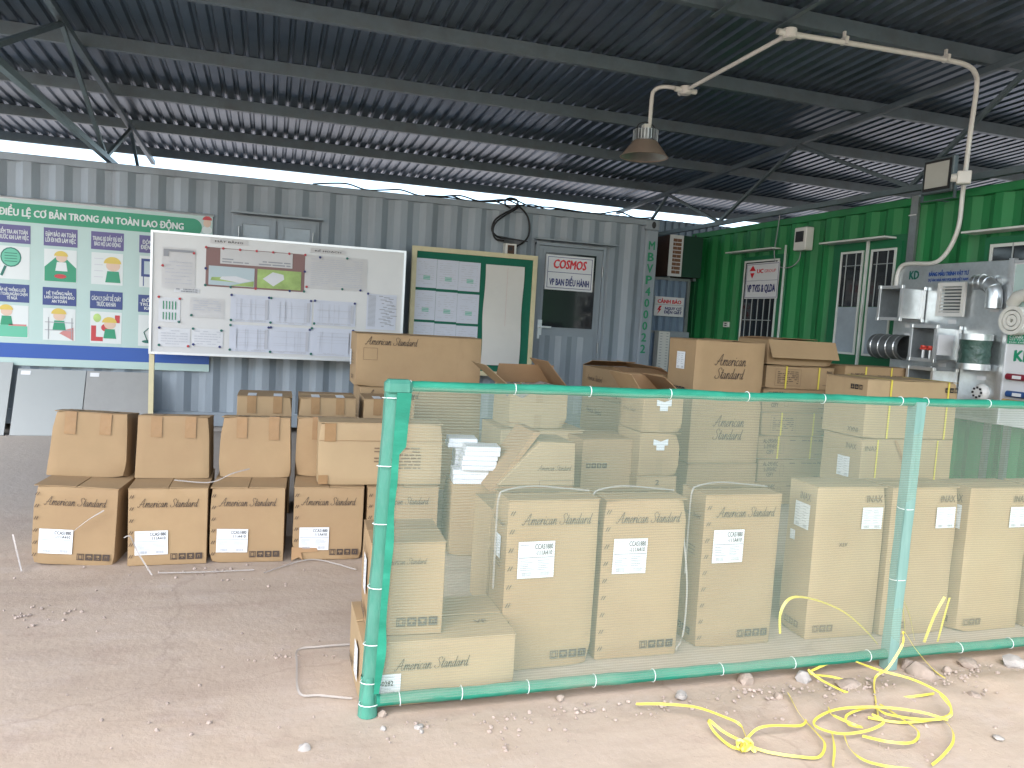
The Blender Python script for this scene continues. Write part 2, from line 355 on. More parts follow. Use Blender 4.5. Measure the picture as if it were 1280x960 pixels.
def text_mesh(s, w, h, bold=0., shear=0., lines=False, space=1.):
    key = (s, round(w, 4), round(h, 4), bold, shear)
    if key in TXT: return TXT[key]
    cu = bpy.data.curves.new('print', 'FONT'); cu.body = s; cu.size = 1; cu.resolution_u = 2; cu.offset = 0; cu.shear = shear
    cu.align_x = 'CENTER'; cu.space_line = .95; cu.space_character = space; cu.fill_mode = 'NONE'
    ob = bpy.data.objects.new('print', cu); C.objects.link(ob)
    dg = bpy.context.evaluated_depsgraph_get(); dg.update()
    me = bpy.data.meshes.new_from_object(ob.evaluated_get(dg))
    bpy.data.objects.remove(ob); bpy.data.curves.remove(cu)
    me = fill_loops(me)
    if bold > .004 and len(me.vertices):          # heavier strokes: a few shifted layers, each a hair above the last
        v0 = [v.co.copy() for v in me.vertices]; f0 = [tuple(p.vertices) for p in me.polygons]; vv, ff = [], []
        k = min(bold, .03)*1.7
        for i, (dx, dy) in enumerate(((0, 0), (k, 0), (-k, 0), (k*.5, k*.6), (-k*.5, -k*.6))):
            b0 = len(vv); vv += [(v.x+dx, v.y+dy, i*.00016) for v in v0]; ff += [tuple(j+b0 for j in f) for f in f0]
        bpy.data.meshes.remove(me); me = bpy.data.meshes.new('print'); me.from_pydata(vv, [], ff); me.update()
    if len(me.vertices):
        xs = [v.co.x for v in me.vertices]; ys = [v.co.y for v in me.vertices]
        cx, cy = (min(xs)+max(xs))/2, (min(ys)+max(ys))/2; sx = w/max(1e-6, max(xs)-min(xs)); sy = h/max(1e-6, max(ys)-min(ys))
        for v in me.vertices: v.co = ((v.co.x-cx)*sx, (v.co.y-cy)*sy, v.co.z)
    me.materials.clear(); TXT[key] = me; return me
def put(name, me, m, parent, M):
    if len(me.materials) == 0: me.materials.append(m)
    elif me.materials[0] != m:
        me = me.copy(); me.materials.clear(); me.materials.append(m)
    return link(name, me, None, parent, M)
def text(parent, s, m, x, y, z, w, h, bold=.012, shear=0., name='lettering'):
    return put(name, text_mesh(s, w, h, bold, shear), m, parent, face_front(x, y, z))

# ---- hand-drawn script lettering
GL = {
 'A': ([[(-.15,.25),(.0,.0),(.2,.15),(.5,.9),(.95,1.9),(1.05,1.85),(.98,1.0),(1.0,.2),(1.2,.02),(1.4,.25)], [(.15,.75),(.6,.72),(1.2,.95)]], 1.42),
 'm': ([[(0,.25),(.14,.95),(.2,.9),(.14,0)], [(.16,.5),(.38,.98),(.52,.88),(.46,0)], [(.48,.5),(.72,.98),(.86,.88),(.80,.15),(.92,0),(1.08,.25)]], 1.08),
 'e': ([[(0,.25),(.3,.5),(.47,.8),(.32,1),(.12,.8),(.06,.4),(.2,.02),(.42,.06),(.6,.25)]], .60),
 'r': ([[(0,.25),(.14,.98),(.2,.9),(.14,0)], [(.16,.45),(.34,.95),(.52,.97),(.56,.82)]], .60),
 'i': ([[(0,.25),(.14,.98),(.12,.18),(.22,0),(.38,.25)], [(.19,1.32),(.24,1.42)]], .38),
 'c': ([[(.50,.82),(.34,1),(.12,.8),(.06,.38),(.2,.02),(.42,.06),(.6,.25)]], .60),
 'a': ([[(.48,.88),(.30,1),(.1,.72),(.06,.3),(.18,.02),(.36,.25),(.50,.95),(.47,.18),(.57,0),(.72,.25)]], .72),
 'n': ([[(0,.25),(.14,.98),(.2,.9),(.14,0)], [(.16,.5),(.38,.98),(.52,.88),(.48,.15),(.58,0),(.74,.25)]], .74),
 'S': ([[(1.05,1.55),(.9,1.9),(.55,1.85),(.42,1.5),(.62,1.1),(.82,.7),(.70,.15),(.3,0),(0,.25),(.1,.5)]], 1.10),
 't': ([[(0,.25),(.2,1.0),(.28,1.65),(.18,.2),(.28,0),(.44,.25)], [(.0,1.08),(.5,1.14)]], .46),
 'd': ([[(.48,.88),(.30,1),(.1,.72),(.06,.3),(.18,.02),(.36,.25),(.52,1.0),(.60,1.85),(.50,.2),(.6,0),(.75,.25)]], .75),
 ' ': ([], .55)}
def script_mesh(lines, w):
    mb = MB(); W0 = 0; y0 = 0; th = .085
    for ln in lines:
        x = 0
        for ch in ln:
            st, adv = GL[ch]
            for pts in st:
                cp = catmull([(x+p[0]+p[1]*.22, y0+p[1], 0) for p in pts], 4)
                for i in range(len(cp)-1):
                    a, b = cp[i], cp[i+1]; d = b-a
                    if d.length < 1e-5: continue
                    d.normalize(); t = th*(.75+.5*abs(d.y)); nn = Vector((-d.y, d.x, 0))*t/2; e = d*th*.25
                    mb.quad(a-nn-e, b-nn+e, b+nn+e, a+nn-e)
            x += adv
        W0 = max(W0, x); y0 -= 2.35
    xs = [v[0] for v in mb.v]; ys = [v[1] for v in mb.v]; cx, cy = (min(xs)+max(xs))/2, (min(ys)+max(ys))/2; k = w/(max(xs)-min(xs))
    mb.v = [((v[0]-cx)*k, (v[1]-cy)*k, 0) for v in mb.v]
    me = bpy.data.meshes.new('brand_print'); me.from_pydata(mb.v, [], mb.f); me.update()
    return me
AS1 = script_mesh(['American Standard'], 1.0); AS1.materials.append(ink)
AS2 = script_mesh(['American', 'Standard'], 1.0); AS2.materials.append(ink)
AS1P = AS1.copy(); AS1P.materials.clear(); AS1P.materials.append(ink_pale)

# ------------------------------------------------------------------ large structure: ground
def make_ground():
    def axis(lo, hi, step, far):
        a = []; x = lo
        while x < hi-1e-6: a.append(x); x += step
        a.append(hi); d = step; x = hi
        while x < far: d *= 1.45; x += d; a.append(x)
        d = step; x = lo
        while x > -far: d *= 1.45; x -= d; a.insert(0, x)
        return a
    X = axis(-4.5, 6.2, .05, 260); Y = axis(.9, 9.5, .05, 260); vs = []
    for y in Y:
        for x in X:
            p = Vector((x, y, 0)); z = 0.
            if -6 < x < 8 and -2 < y < 12:
                calm = min(1, max(0, (y-2.45)/.1))*1.0
                z = .006*noise.noise(p*1.3)+.0025*noise.noise(p*6)
                z = z*(1-.75*calm)-.003
                front = max(0, min(1, (2.44-y)/.12))*max(0, min(1, (x-1.0)/1.2))   # churned soil along the fence
                band = math.exp(-((y-2.28)/.16)**2)
                z += front*band*(.022+.03*noise.noise(p*5+Vector((3, 1, 0)))+.015*noise.noise(p*14))
                lump = max(0, noise.noise(p*3.1+Vector((9, 4, 2)))-.25)*max(0, min(1, (2.42-y)/.2))
                z += .03*lump
            vs.append((x, y, z))
    n = len(X); fs = [(j*n+i, j*n+i+1, (j+1)*n+i+1, (j+1)*n+i) for j in range(len(Y)-1) for i in range(n-1)]
    me = bpy.data.meshes.new('ground'); me.from_pydata(vs, [], fs); me.update()
    for p in me.polygons: p.use_smooth = True
    o = link('ground', me, ground_m); tag(o, kind='structure')
make_ground()

# ------------------------------------------------------------------ containers
DW, XG = 8.54, 5.406
def corrugated(length, z0, z1, pitch=.278, depth=.036, x0=0., flats=(.072, .068, .070, .068)):
    """profile along local x, outer flats at y=0, recesses at y=+depth"""
    xs = []; x = x0
    f1, s1, f2, s2 = flats
    while x < x0+length:
        xs += [(x, 0), (x+f1, 0), (x+f1+s1, depth), (x+f1+s1+f2, depth)]; x += pitch
    xs = [p for p in xs if p[0] <= x0+length]; xs.append((x0+length, xs[-1][1]))
    mb = MB(); n = len(xs)
    zs = [z0+(z1-z0)*k/6 for k in range(7)]
    rr = random.Random(int(length*10)+3)
    vs = []
    for k, z in enumerate(zs):
        for (a, b) in xs: vs.append((a, b+(rr.uniform(-.002, .002) if 0 < k < 6 else 0), z))
    mb.add(vs, [(k*n+i, k*n+i+1, (k+1)*n+i+1, (k+1)*n+i) for k in range(6) for i in range(n-1)])
    return mb
def container(name, label, loc, rz, length, m, zb=.06, depth=2.44, post=.16, off=.0):
    """local x runs along the seen wall from 0 to length, y into the container"""
    t = thing(name, label, 'container', loc, rz); zt = zb+2.59
    corrugated(length-2*post, zb+.15, zt-.07, x0=post+off).build('side_wall', m, t)
    MB().box(0, length, -.012, .06, zt-.07, zt).build('top_rail', m, t, bevel=.006)
    MB().box(0, length, -.008, .06, zb, zb+.15).build('bottom_rail', m, t, bevel=.006)
    for x in (0, length-post):
        MB().box(x, x+post, -.006, .12, zb+.118, zt-.118).build('corner_post', m, t, bevel=.012)
    for x in (0, length-.178):
        for z in (zb, zt-.118):
            c = MB().box(x, x+.178, -.016, .146, z, z+.12).build('corner_casting', m, t, bevel=.008)
            MB().disc(x+.1, z+.06, .028, .042, -.0175).build('casting_hole', dark, c)
    MB().box(.03, length-.03, .06, depth, zt-.05, zt-.012).build('container_roof', m, t)
    MB().box(.03, length-.03, depth-.04, depth, zb, zt-.05).build('rear_wall', m, t)
    for x in (0.02, length-.06): MB().box(x, x+.04, .08, depth-.04, zb+.05, zt-.055).build('end_wall', m, t)
    MB().box(.06, length-.06, .06, depth-.04, zb+.02, zb+.14).build('floor', dark, t)
    for x in range(1, int(length), 3):
        MB().box(x, x+.3, .05, .35, 0, zb+.002).build('support_block', rock_g, t)
    return t
GREY_L = 12.19
grey = container('shipping_container', 'long grey corrugated container office with a glazed door', (4.44-GREY_L, DW, 0), 0, GREY_L, grey_p)
green = container('shipping_container', 'green corrugated container office with white trimmed doors', (XG, 9.40, 0), -PI/2, 12.19, green_p)
GX0 = 4.44-GREY_L
def gl(px, py, Y=DW): p = onY(px, py, Y); return p.x-GX0, p.z        # grey container local x, z
def rl(px, py, X=XG): p = onX(px, py, X); return 9.40-p.y, p.z        # green container local x, z
# stencilled number on the corner post
for k, ch in enumerate('MBVP400022'):
    t = k/9; x, z = gl(814.5-11.5*t, 307+129*t, DW)
    text(grey, ch, letter_g, x, -.0085, z, .085 if k < 4 else .07, .105, .02)
# grey door
def grey_door():
    x0, zt = gl(673, 306.5); x1, _ = gl(753, 312); zb = .18
    d = MB().box(x0, x1, -.03, .04, zb, zt).build('door', grey_d, grey, bevel=.004)
    MB().box(x0-.035, x0-.002, -.04, .03, zb, zt+.03).box(x1+.002, x1+.035, -.04, .03, zb, zt+.03).box(x0-.035, x1+.035, -.041, .03, zt+.004, zt+.04).build('door_frame', grey_p, grey)
    MB().box(x0-.07, x1+.13, -.16, -.03, zt+.055, zt+.07).build('rain_hood', grey_d, grey)
    a0, b1 = gl(681, 315); a1, _ = gl(744, 321); _, b0 = gl(676, 408)
    MB().box(a0-.03, a1+.03, -.036, -.031, b0-.03, b1+.03).build('window_trim', grey_d, d)
    MB().box(a0, a1, -.042, -.037, b0, b1).build('pane', glass, d)
    corrugated(x1-x0-.12, zb+.08, b0-.1, x0=x0+.06, depth=.02).build('lower_panel', grey_d, d, Matrix.Translation((0, -.052, 0)))
    hx, hz = gl(671, 408); hx = x0+.06
    MB().box(hx-.025, hx+.025, -.05, -.03, hz-.14, hz+.08).box(hx-.01, hx+.13, -.085, -.065, hz-.01, hz+.01).box(hx-.01, hx+.01, -.07, -.045, hz-.01, hz+.01).build('handle', alu, d)
    for z in (zt-.25, zb+.9, zb+.3): MB().tube([(x1+.002, -.045, z-.06), (x1+.002, -.045, z+.06)], .011).build('hinge', galv, d)
grey_door()
def grey_window(p0, p1, zb, m_leaf):
    x0, z1 = gl(*p0); x1, _ = gl(*p1)
    w = MB().box(x0, x1, -.02, .03, zb, z1).build('window', grey_d, grey)
    MB().box(x0-.02, x1+.04, -.13, -.02, z1+.01, z1+.03).build('rain_hood', grey_d, w)
    mid = (x0+x1)/2
    for a, b in ((x0+.03, mid-.012), (mid+.012, x1-.03)):
        MB().box(a, a+.06, -.045, -.021, zb+.03, z1-.03).box(b-.06, b, -.045, -.021, zb+.03, z1-.03).box(a+.06, b-.06, -.0445, -.021, z1-.09, z1-.03).box(a+.06, b-.06, -.0445, -.021, zb+.03, zb+.09).build('window_frame', grey_p, w)
        MB().box(a+.062, b-.062, -.03, -.022, zb+.092, z1-.092).build('pane', frost, w)
    for hx in (x0+.06, x1-.06): MB().tube([(hx, -.06, z1-.22), (hx, -.06, z1-.12)], .009).build('hinge', galv, w)
grey_window((292, 268), (399, 279), 1.0, glass)

# green container doors and window
def green_door1():
    x0, zt = rl(934, 327); x1, _ = rl(977, 325)
    zb = .2
    d = MB().box(x0-.06, x1+.12, -.02, .03, zb, zt+.05).build('door', green_d, green, bevel=.004)
    MB().box(x0, x0+.02, -.034, -.021, zb+.9, zt).box(x1-.02, x1, -.034, -.021, zb+.9, zt).box(x0+.02, x1-.02, -.0335, -.021, zt-.02, zt).build('white_trim', trim_w, d)
    MB().box(x0+.02, x1-.02, -.026, -.0215, zb+.9, zt-.02).build('pane', glass, d)
    for k in range(5):
        x = x0+.1+k*(x1-x0-.2)/4; MB().tube([(x, -.032, zb+.92), (x, -.032, zt-.05)], .006, 6).build('bar', bar_m, d)
    MB().tube([(x0+.06, -.036, 1.52), (x1-.06, -.036, 1.52)], .006, 6).build('bar', bar_m, d)
    MB().box(x1+.085, x1+.105, -.036, -.0215, zb, zt+.14).build('edge_trim', trim_w, d)
    ax, az = rl(918, 318); bx, _ = rl(977, 311)
    MB().box(ax, bx, -.13, -.005, az, az+.015).build('rain_hood', trim_w, green)
green_door1()
def green_door2():
    x0, zt = rl(1055.8, 316); x1, _ = rl(1084, 315); x2, _ = rl(1093.5, 315); x3, _ = rl(1125, 313)
    _, zb = rl(1071, 443.7); _, zm = rl(1050, 383.5)
    xc = (x1+x2)/2
    MB().box(x0-.14, x3+.14, -.014, .03, .18, zt+.12).build('door_frame', green_d, green)
    for a, b, nm in ((x0, x1, 'l'), (x2, x3, 'r')):
        d = MB().box(a-.05, b+.05, -.03, -.0145, .2, zt+.06).build('door', green_d, green)
        MB().box(a, a+.02, -.044, -.031, zb, zt).box(b-.02, b, -.044, -.031, zb, zt).box(a+.02, b-.02, -.0435, -.031, zt-.02, zt).box(a+.02, b-.02, -.0435, -.031, zb, zb+.02).build('white_trim', trim_w, d)
        MB().box(a+.021, b-.021, -.036, -.0315, zm, zt-.021).build('pane', glass, d)
        MB().box(a+.021, b-.021, -.036, -.0315, zb+.021, zm-.004).build('film_pane', frost, d)
        for k in range(2):
            x = a+.09+k*(b-a-.18); MB().tube([(x, -.044, zm), (x, -.044, zt-.02)], .006, 6).build('bar', bar_m, d)
        MB().tube([(a+.05, -.042, zt-.14), (b-.02, -.042, zt-.14)], .005, 6).build('bar', bar_m, d)
    MB().box(xc-.012, xc+.012, -.05, -.0305, .2, zt+.1).build('centre_trim', trim_w, green)
    ax, az = rl(1039, 307); bx, bz = rl(1122, 300)
    MB().box(ax, bx, -.15, -.005, az, az+.015).build('rain_hood', trim_w, green)
green_door2()
def green_window():
    x0, zt = rl(1242, 306); x1 = x0+1.0; zb = 1.1
    w = MB().box(x0-.06, x1+.06, -.02, .03, zb-.06, zt+.06).build('window', green_d, green)
    MB().box(x0, x0+.025, -.034, -.021, zb, zt).box(x1-.025, x1, -.034, -.021, zb, zt).box(x0+.025, x1-.025, -.0335, -.021, zt-.025, zt).box(x0+.025, x1-.025, -.0335, -.021, zb, zb+.025).build('white_trim', trim_w, w)
    MB().box(x0+.026, x1-.026, -.027, -.0215, zb+.026, zt-.026).build('pane', glass, w)
    for k in range(4): MB().tube([(x0+.2+k*.2, -.033, zb), (x0+.2+k*.2, -.033, zt)], .006, 6).build('bar', bar_m, w)
    ax, az = rl(1219, 294)
    MB().box(ax, x1+.2, -.15, -.005, az, az+.015).build('rain_hood', trim_w, green)
green_window()
# ------------------------------------------------------------------ shed roof: sheets, purlins, trusses
SL = .052
def zr(y): return 3.84-SL*y          # top chord centre line / underside of purlins
def shed():
    t = thing('shed_roof', 'dark corrugated metal shed roof on long steel purlins above the yard', 'roof', (0, 6, zr(6)))
    base = Matrix.Translation((0, -6, -zr(6)))
    def prof(x0, x1, y0, y1, lift=0.):
        mb = MB(); pts = []; x = x0; pitch = (x1-x0)/8
        for k in range(8):
            a = x0+k*pitch; pts += [(a, 0), (a+.058, 0), (a+.074, .024), (a+.098, .024), (a+.114, 0)]
        pts.append((x1+.03, 0.001)); n = len(pts); vs = []
        ys = [y0+(y1-y0)*j/8 for j in range(9)]
        for y in ys:
            for (px, pz) in pts: vs.append((px, y, zr(y)+.112+pz+lift))
        mb.add(vs, [(j*n+i, j*n+i+1, (j+1)*n+i+1, (j+1)*n+i) for j in range(8) for i in range(n-1)])
        return mb
    proto = [prof(0, 1.0, .0, 6.35, .004).mesh('roof_sheet'), prof(0, 1.0, 6.15, 12.0).mesh('roof_sheet')]  # roof is real; its unseen near and left edges are set to tune incoming light
    for k in range(-5, 13):
        for me in proto:
            link('roof_sheet', me, roof_m, t, base @ Matrix.Translation((k*1.0, 0, random.uniform(0, .003))))
    for i in range(9):
        y = 11.52-1.32*i
        z = zr(y)
        # C-section purlin: web faces the camera
        MB().box(-5.15, 12.2, y-.028, y-.024, z, z+.109).box(-5.15, 12.2, y-.024, y+.028, z, z+.004).box(-5.15, 12.2, y-.024, y+.028, z+.105, z+.109).box(-5.15, 12.2, y+.024, y+.028, z+.004, z+.02).build('purlin', steel, t, base)
    return t
shed()
def truss(X, label, joints_top, joints_bot, ztop0=None):
    t = thing('roof_truss', label, 'truss', (X, 8, 2.7), 0, 'trusses carrying the shed roof')
    base = Matrix.Translation((-X, -8, -2.7))
    zb = 2.72
    a, b = (X, 1.0, zr(1.0)-.028), (X, 11.8, zr(11.8)-.028)
    MB().bar(a, b, .05, .05).build('top_chord', steel, t, base)
    MB().bar((X, 1.0, zb), (X, 10.9, zb), .05, .05).build('bottom_chord', steel, t, base)
    for (yt, yb) in zip(joints_top, joints_bot):
        MB().bar((X, yt, zr(yt)-.05), (X, yb, zb+.02), .034, .034).build('web', steel, t, base)
    return t
R_T = [10.1, 10.1, 7.25, 7.25, 4.45, 4.45, 1.7]; R_B = [11.0-.12, 8.7, 8.7, 5.62, 5.62, 2.6, 2.6]
truss(5.355, 'steel roof truss with zigzag webs along the top of the green container', R_T, R_B)
L_T = [10.0, 10.0, 6.95, 6.95, 3.9]; L_B = [10.85, 8.7, 8.6, 5.3, 5.2]
truss(-1.62, 'steel roof truss landing on the grey container above the whiteboard', L_T, L_B)

# ------------------------------------------------------------------ things on and before the grey container
def plate(parent, name, m, x0, x1, z0, z1, y0, y1, bevel=0.): return MB().box(x0, x1, y0, y1, z0, z1).build(name, m, parent, bevel=bevel)
def wall_thing(name, label, cat, p_tl, p_br, Y, group=None):
    a, b = onY(*p_tl, Y), onY(*p_br, Y)
    w, h = b.x-a.x, a.z-b.z
    t = thing(name, label, cat, ((a.x+b.x)/2, Y, b.z), 0, group)
    def loc(px, py):
        q = onY(px, py, Y); return q.x-t.location.x, q.z-t.location.z
    return t, w, h, loc
def plain_thing(name, label, cat, m, mb, loc, group=None, rz=0., smooth=None, bevel=0., rx=0.):
    o = mb.build(name, m, smooth=smooth, bevel=bevel); o.location = loc; o.rotation_euler = (rx, 0, rz); return tag(o, label, cat, group)

# --- far sheet wall seen through the gap between the containers
SY = 11.25; zt_ = onY(850, 277, SY).z
t = thing('sheet_wall', 'far blue grey corrugated sheet wall seen between the two containers', 'wall', (6.2, SY, 0))
corrugated(4.2, 0, zt_, pitch=.125, depth=.03, x0=-2.1, flats=(.045, .018, .044, .018)).build('sheet', bluegrey, t)
for z in (.4, zt_-.5): MB().box(-2.1, 2.1, .035, .075, z, z+.05).build('rail', galv, t)
for x in (-2.0, 0, 2.0): MB().box(x-.03, x+.03, .076, .13, 0, zt_-.1).build('post', galv, t)

# --- COSMOS sign on the grey door
t, w, h, lc = wall_thing('door_sign', 'white door sign with red COSMOS over blue office lettering', 'sign', (683.5, 317.5), (740, 365.5), DW-.075)
plate(t, 'sign_plate', sign_w, -w/2, w/2, 0, h, -.003, .028)
MB().box(-w/2+.02, w/2-.02, -.0045, -.0031, h-.028, h-.022).box(-w/2+.02, w/2-.02, -.0045, -.0031, .022, .028).box(-w/2+.02, -w/2+.026, -.0045, -.0031, .028, h-.028).box(w/2-.026, w/2-.02, -.0045, -.0031, .028, h-.028).box(-w/2+.026, w/2-.026, -.0045, -.0031, h*.5, h*.5+.006).build('sign_border', sign_navy, t)
text(t, 'COSMOS', sign_red, 0, -.0047, h*.745, w*.70, h*.27, .03, .15)
text(t, 'VP BAN ĐIỀU HÀNH', sign_navy, 0, -.0047, h*.28, w*.84, h*.31, .028)

# --- lighting hood, meter box and cable loop on the grey wall
t, w, h, lc = wall_thing('junction_box', 'small open meter box under a dark hood on the grey wall', 'junction box', (631, 304), (644, 321), DW-.07)
MB().box(-w/2, w/2, -.035, .068, 0, h).build('case', pvc, t, bevel=.005)
MB().box(-w*.30, w*.30, -.0365, -.0351, h*.12, h*.86).build('cover', rust, t)
MB().box(-w*.2, w*.12, -.039, -.0366, h*.45, h*.72).build('switch', black, t)
MB().add([(-.14,-.14,h+.035),(.16,-.14,h+.02),(.16,.06,h+.05),(-.14,.06,h+.075),(-.14,-.14,h+.045),(.16,-.14,h+.03),(.16,.06,h+.06),(-.14,.06,h+.085)],[(0,3,2,1),(4,5,6,7),(0,1,5,4),(1,2,6,5),(2,3,7,6),(3,0,4,7)]).build('hood', dark, t)
loops = [[(632, 298), (622, 296), (615, 288), (618, 276), (628, 268), (642, 261), (647, 256), (646, 250), (638, 247.5), (632, 250), (632, 256), (638, 260)],
         [(630, 301), (620, 299), (616, 290), (619, 279), (630, 270), (644, 262), (648, 258)],
         [(645, 308), (653, 304), (660, 296), (662, 284), (659, 270), (651, 260), (645, 256)]]
for i, lp in enumerate(loops):
    o = MB().tube(catmull([onY(px, py, DW-.05-.012*i) for px, py in lp], 5), .011, 6).build('cable', dark, smooth=60)
    tag(o, ['thin black cable loop curling above the hooded meter box', 'short black cable lying along the loop into the hooded meter box', 'black cable arching down to the right side of the hooded meter box'][i], 'cable')
# cables lying along the container top
for i in range(3):
    rr = random.Random(40+i); pts = []
    for k in range(14):
        px = 530-140*(i == 1)+k*(22 if i < 2 else 17); p = onY(px, 240, DW+.1+.05*i); pts.append((p.x, DW+.03+.05*i+.02*rr.random(), 2.66+.005+.03*rr.random()*(k % 3)))
    o = MB().tube(catmull(pts, 4), .009, 5).build('cable', dark, smooth=60)
    tag(o, ['black cable strung along the grey container roof edge near the door', 'black cable strung along the grey container roof edge above the whiteboard', 'black cable behind the others on the grey container roof'][i], 'cable')

# --- safety poster
t, w, h, lc = wall_thing('safety_poster', 'large mint green safety rules banner with eight illustrated panels', 'poster', (-62, 240), (261, 464.7), DW-.03)
xr = w/2
MB().box(-w/2, w/2, 0, .026, 0, h).build('banner_board', mint, t)
MB().tube([(-w/2-.01, .006, h), (w/2+.01, .006, h)], .014).build('edge_rod', alu, t)
def pr(a, b, m, name, y=-.002, parent=None): x0, z1 = lc(*a); x1, z0 = lc(*b); return MB().box(x0, x1, y, y+.0015, min(z0, z1), max(z0, z1)).build(name, m, parent or t)
z1 = h-.045; z0 = z1-.175; bx1 = lc(241, 275)[0]
mb = MB(); mb.box(-w/2, bx1, -.002, -.0005, z0, z1); mb.v += []
mb.build('title_band', p_green, t)
MB().disc(bx1, (z0+z1)/2, (z1-z0)/2, None, -.0016, 20, -PI/2, PI/2).build('title_band_end', p_green, t)
xa = lc(-2, 258)[0]; xb = lc(230, 275)[0]
text(t, 'ĐIỀU LỆ CƠ BẢN TRONG AN TOÀN LAO ĐỘNG', p_white, (xa+xb)/2, -.0032, (z0+z1)/2+.008, xb-xa, .125, .028)
# helmet badge in the corner
bx, bz = lc(259, 279)
MB().disc(bx, bz+.03, .045, .04, -.002, 12, 0, PI).build('badge_helmet', p_red, t)
MB().disc(bx, bz, .038, .042, -.0012).build('badge_face', p_skin, t)
MB().disc(bx, bz-.07, .05, .04, -.001).build('badge_body', p_white, t)
zb0 = lc(120, 447)[1]; zb1 = lc(120, 437.5)[1]
MB().box(-w/2, w/2, -.002, -.0005, .075, .215).build('blue_band', p_blue, t)
heads = [(['KIỂM TRA AN TOÀN\nTRƯỚC KHI LÀM VIỆC', 'ĐẢM BẢO AN TOÀN\nLỐI ĐI NƠI LÀM VIỆC', 'TRANG BỊ ĐẦY ĐỦ ĐỒ\nBẢO HỘ LAO ĐỘNG', 'ĐÓNG NGẮT\nĐIỆN, THIẾT BỊ'], p_purple),
         (['LẮP HỆ THỐNG LƯỚI\nAN TOÀN NGĂN CHẶN\nTẾ NGÃ', 'HỆ THỐNG NẮM,\nLAN CAN ĐẢM BẢO\nAN TOÀN', 'CÁCH LY CHẤT DỄ CHÁY\nTRƯỚC KHI HÀN', 'ĐỒ NGHỀ\nTRƯỚC KHI\nKHÔNG'], p_navy)]
colpx = [16.5, 76, 134.5, 194]
